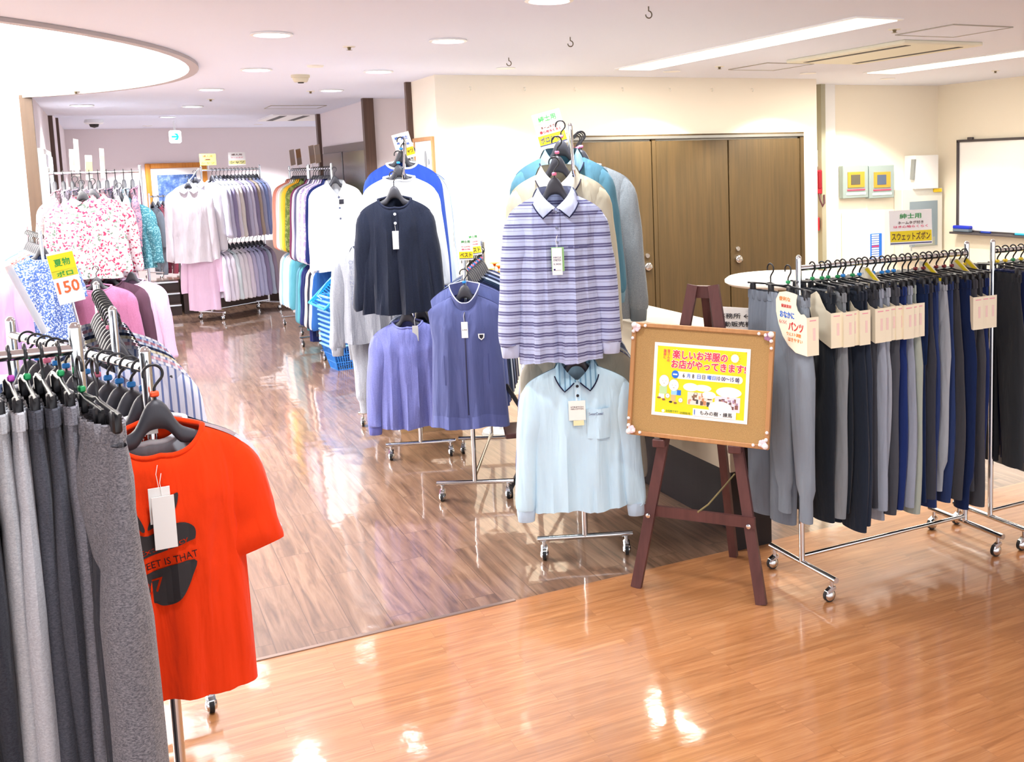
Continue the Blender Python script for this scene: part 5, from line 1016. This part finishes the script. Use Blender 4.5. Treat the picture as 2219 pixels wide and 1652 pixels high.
er = thing('board_eraser', 'blue and grey block eraser on the whiteboard tray', 'eraser', (7.72, a.y-.12, b.z+.018)); MB().box((0, 0, -.005), (.06, .22, .03), bev=.006).build('felt_base', mat('felt_grey', '6a7888', .8), er); MB().box((0, 0, .025), (.062, .222, .034), bev=.008).build('grip', mat('deep_blue_plastic', '1c34c8', .4), er)
for k, (dy, c_) in enumerate(((-.42, '2c46b0'), (-.85, '38b4dc'))):
    tt = thing('board_marker', ('dark blue' if k == 0 else 'light blue')+' marker pen lying on the whiteboard tray', 'marker pen', (7.72, a.y+dy, b.z+.006)); MB().cyl((0, -.07, 0), (0, .05, 0), .011, 12).build('barrel', mat('pen_'+c_, c_, .4), tt, smooth=True); MB().cyl((0, .05, 0), (0, .075, 0), .0115, 12, .008).build('cap', mat('pen_cap', '20283c', .4), tt, smooth=True)
# ------------------------------------------------------------------ foreground left: sweat trousers, tees, striped shirts
EA = at(166, 757, 2.24); A0 = (EA.x, EA.y)
ra = rack('near chrome rack of grey sweat trousers at the lower left', A0, radians(-90), 1.1, 1.48, foot=.46, rail_off=.045, post_r=.0135)
HC, HL, HD = ('44464e', '60626c'), ('a4a6ac', 'c8cacc'), ('2e3038', '44464e'); HM = ('54545c', '9a989c')
psq = [(-.045, HM, 'mid heather grey'), (.005, HD, 'blackish'), (.035, ('6c6c74', '9c9ca4'), 'silvery heather'), (.068, HC, 'charcoal'), (.098, HC, 'dark charcoal'), (.128, ('b0b0b6', 'd0d2d6'), 'light grey'), (.160, HL, 'pale grey'), (.20, HD, 'black'), (.245, HC, 'charcoal'), (.29, HM, 'mid grey'), (.335, HD, 'inky black'), (.38, HC, 'slate charcoal')]
AM = [None, GREENP, GREENP, None, GREENP, PURP, PURP, None, GREENP, None, BLUEP, None]
for i, (d, (c1, c2), nm) in enumerate(psq):
    p = on(A0, radians(-90), d, 1.435)
    if i == 0: p = at(205, 800, 2.12)
    if i == 1: p = at(172, 795, 2.2)
    pants('%s sweat trousers on the near left rack, %s from the right' % (nm, ORD[i]), p, pi/2+radians(8 if i > 1 else 14), fab(c1, 'heather', c2), 201+i % 4, L=1.24, group='sweat trousers on the near left rack', wide=.15 if i > 1 else .12, thick=(.024 if i > 1 else .03) if i else .042, marker=AM[i], hlabel='black clip hanger, %s from the right on the near left rack' % ORD[i])
NB = at(316, 790, 2.44); B0 = (NB.x, NB.y); PB = radians(-21)
rack('chrome rack of T-shirts with the orange T-shirt in front', B0, PB, .93, 1.39, foot=.44, post_r=.0135)
OR = fab('f03c08')
hk = on(B0, PB, -.045, 1.345, -.005)
hg_ = hanger(hk, .03, ORNP, .175, 'big charcoal hanger of the orange T-shirt', 'black clothes hangers')
t, c = top('t_shirt', 'bright orange short-sleeved T-shirt with black apple print, frontmost at lower left', 'T-shirt', hk-Vector((0, 0, .098)), .03, OR, kind='crew', W=.20, L=.70, b=.065, seed=210, hero=True, sleeves='short', nd_=.09, nw=.098, fold=.009, flare=.05, group='T-shirts on the near rack', hem=-.02)
INK = mat('black_print', '2a2628', .7)
def onfront(name, poly, m, off, par=t):
    return None
def patch_poly(poly, m, name, off=.0035):     # polygon in x,z laid on the shirt front
    xs = [p[0] for p in poly]; zs = [p[1] for p in poly]
    n = 26; vs = []; fs = []; x0, x1, z0, z1 = min(xs), max(xs), min(zs), max(zs)
    bm = bmesh.new(); vv = [bm.verts.new((x, 0, z)) for x, z in poly]; bm.faces.new(vv)
    for k in range(1, 14):
        xx = x0+(x1-x0)*k/14; bmesh.ops.bisect_plane(bm, geom=bm.verts[:]+bm.edges[:]+bm.faces[:], plane_co=(xx, 0, 0), plane_no=(1, 0, 0))
    for k in range(1, 14):
        zz = z0+(z1-z0)*k/14; bmesh.ops.bisect_plane(bm, geom=bm.verts[:]+bm.edges[:]+bm.faces[:], plane_co=(0, 0, zz), plane_no=(0, 0, 1))
    bmesh.ops.triangulate(bm, faces=bm.faces[:])
    for v in bm.verts: v.co = c.surf(v.co.x, v.co.z, off)
    me = bpy.data.meshes.new(name); bm.to_mesh(me); bm.free(); return obj(name, me, m, t)
import bmesh
def smoothpoly(P, n=4):
    out = []; N = len(P)
    for i in range(N):
        p0, p1, p2, p3 = P[i-1], P[i], P[(i+1) % N], P[(i+2) % N]
        for k in range(n):
            f = k/n; out.append(tuple(.5*((2*p1[q])+(-p0[q]+p2[q])*f+(2*p0[q]-5*p1[q]+4*p2[q]-p3[q])*f*f+(-p0[q]+3*p1[q]-3*p2[q]+p3[q])*f**3) for q in (0, 1)))
    return out
ax, az = -.042, -.262
top_half = [(-.105, -.075), (-.112, -.04), (-.10, -.005), (-.07, .012), (-.035, .01), (0, -.008), (.035, .012), (.075, .018), (.103, .0), (.105, -.03), (.09, -.040), (0, -.066), (-.09, -.080)]
low_half = [(-.10, -.115), (0, -.088), (.098, -.070), (.092, -.115), (.07, -.165), (.045, -.188), (.02, -.190), (0, -.178), (-.025, -.19), (-.055, -.188), (-.085, -.155)]
for P, dz_ in ((top_half, 0), (low_half, -.020)): patch_poly([(x*.95+ax, z*.84+az+dz_) for x, z in smoothpoly(P)], INK, 'apple_print')
patch_poly([(x+ax, z+az) for x, z in smoothpoly([(-.055, .065), (-.04, .075), (-.02, .05), (-.006, .012), (-.012, .006), (-.03, .035)])], INK, 'stalk_print')
patch_poly([(x+ax, z+az) for x, z in smoothpoly([(.0, .008), (.012, .035), (.05, .075), (.07, .085), (.062, .05), (.04, .025), (.015, .012)])], INK, 'leaf_print')
def shirt_text(s, x, z, w, h, m, off=.005, rot=0, b=0):
    o = text('lettering', s, m, t, (0, 0, 0), w, h, rot=(0, 0, 0), bold=b); o.rotation_euler = (0, 0, 0)
    for v in o.data.vertices:
        X = v.co.x*cos(rot)-v.co.y*sin(rot)+x; Z = v.co.x*sin(rot)+v.co.y*cos(rot)+z; q = c.surf(X, Z, off); v.co = q
    return o
shirt_text('HOW SWEET IS THAT', ax+.002, az-.077, .200, .017, INK, rot=.13)
shirt_text('27', ax+.0, az-.128, .050, .034, OR, .0045, rot=.13)
shirt_text('Extra Juicy', ax+.032, az-.038, .105, .018, OR, .0045, rot=.19)
for r in (.019, .0165): patch_poly([(ax-.058+r*cos(k*pi/12), az-.035+r*sin(k*pi/12)) for k in range(24)], OR if r > .018 else INK, 'globe_print', .0042 if r > .018 else .0048)
for k in (-1, 0, 1): patch_poly([(ax-.058-.015, az-.035+k*.008-.001), (ax-.058+.015, az-.035+k*.008-.001), (ax-.058+.015, az-.035+k*.008+.001), (ax-.058-.015, az-.035+k*.008+.001)], OR, 'globe_print', .0054); patch_poly([(ax-.058+k*.008-.001, az-.05), (ax-.058+k*.008+.001, az-.05), (ax-.058+k*.008+.001, az-.02), (ax-.058+k*.008-.001, az-.02)], OR, 'globe_print', .0055)
tagcard(t, c, -.012, -.155, .046, .085, CARD, 'price_tag', .014); tagcard(t, c, -.006, -.175, .048, .125, CARD, 'price_tag', .020)
MB().box((-.012, .028, -.045), (.03, .001, .012), (0, 0, .1)).build('care_label', CARD, t)
text('neck_print', 'COTTON', CARD, t, (-.045, .022, -.05), .04, .008); text('neck_print', 'MARKET', CARD, t, (-.043, .022, -.062), .03, .007)
TC = [('c2c6cc', 'light grey with a white neck', .0), ('1c2448', 'navy', .0), ('202228', 'black', .0), ('2a2c34', 'charcoal', .0), ('30343c', 'dark grey', .0), ('26304a', 'dark blue', .0), ('23252c', 'blackish', .0), ('3c4250', 'slate', 0), ('d0d4da', 'pale grey', 0), ('283046', 'ink blue', 0), ('e8eaf0', 'white', 0), ('506080', 'denim blue', 0)]
for i, (c_, nm, _) in enumerate(TC):
    hung('t_shirt', nm+' T-shirt behind the orange T-shirt, %s in the row' % ORD[i], 'T-shirt', on(B0, PB, .025+i*.07, 1.35), .05, fab(c_), [BLUEP, BLUEP, BLUEP, BLUEP, PINKP][i % 5], kind='crew', W=.225, L=.66, b=.028, seed=212, sleeves='short', nd_=.07, collar=fab('eeeef2') if i == 0 else None, group='T-shirts on the near rack', hl='black hanger of the %s T-shirt behind the orange one' % ORD[i], hW=.165)
RE, PE = (-.0, 3.6), radians(-3)
rack('chrome rack of striped shirts behind the near T-shirt rack', RE, PE, .93, 1.39, foot=.44)
EC = [('d8dcec', '7080b0', 'blue-striped'), ('f0eef4', 'a0a8c8', 'white-striped'), ('d8a8b4', 'f2e4ea', 'rose-striped'), ('e8ecf4', '8090b8', 'pale blue-striped'), ('e6e0c8', 'b8a888', 'sand-striped'), ('28304c', '404a6c', 'navy-striped'), ('dfe4f0', '88a0c8', 'sky-striped'), ('b07a88', 'e8d0d6', 'dusty rose-striped'), ('c8d4e8', '6a84b8', 'denim-striped'), ('f2f0f2', 'b8b8c8', 'grey-striped')]
for i, (c1, c2, nm) in enumerate(EC):
    hung('striped_shirt', nm+' shirt on the rack behind the near T-shirts, %s from the front' % ORD[i], 'shirt', on(RE, PE, .03+i*.085, 1.35), -PE, fab(c1, 'pin', c2), PINKP if i % 3 == 0 else None, kind='shirt', W=.22, L=.68, sl=.62, b=.03, seed=221+i % 2, group='striped shirts behind the near T-shirts', hl='black hanger of the %s striped shirt' % ORD[i])
    hanger(on(RE, PE, .065+i*.085, 1.36), -PE+.05, None, .16, 'empty black hanger pushed between the striped shirts, %s from the front' % ORD[i], 'empty black hangers on the striped shirt rack')
sg = sign('tilted yellow and orange number sign over the empty hangers at the left', on(B0, PB, .36, 1.36), .25, .062, .135, [('夏物', .2, .14, GRNI, .6, (YELI, .32)), ('ポロ', .42, .1, GRNI, .6, (mat('lime_yellow', 'd8d430', .6), .14)), ('150', .68, .22, mat('orange_red_ink', 'ee6a30', .6), .8, None)], tilt=-.16, pole=.13, bg=mat('frosted_white', 'f4f4f2', .4))
tbx = thing('sign_tube', 'clear plastic tube leaning upright over the near left racks', 'sign holder', at(98, 722, 2.95)); MB().cyl((0, 0, 0), (-.075, 0, .20), .010, 12).build('tube', mat('milky_plastic', 'e8ecf2', .3, alpha=.75), tbx, smooth=True)
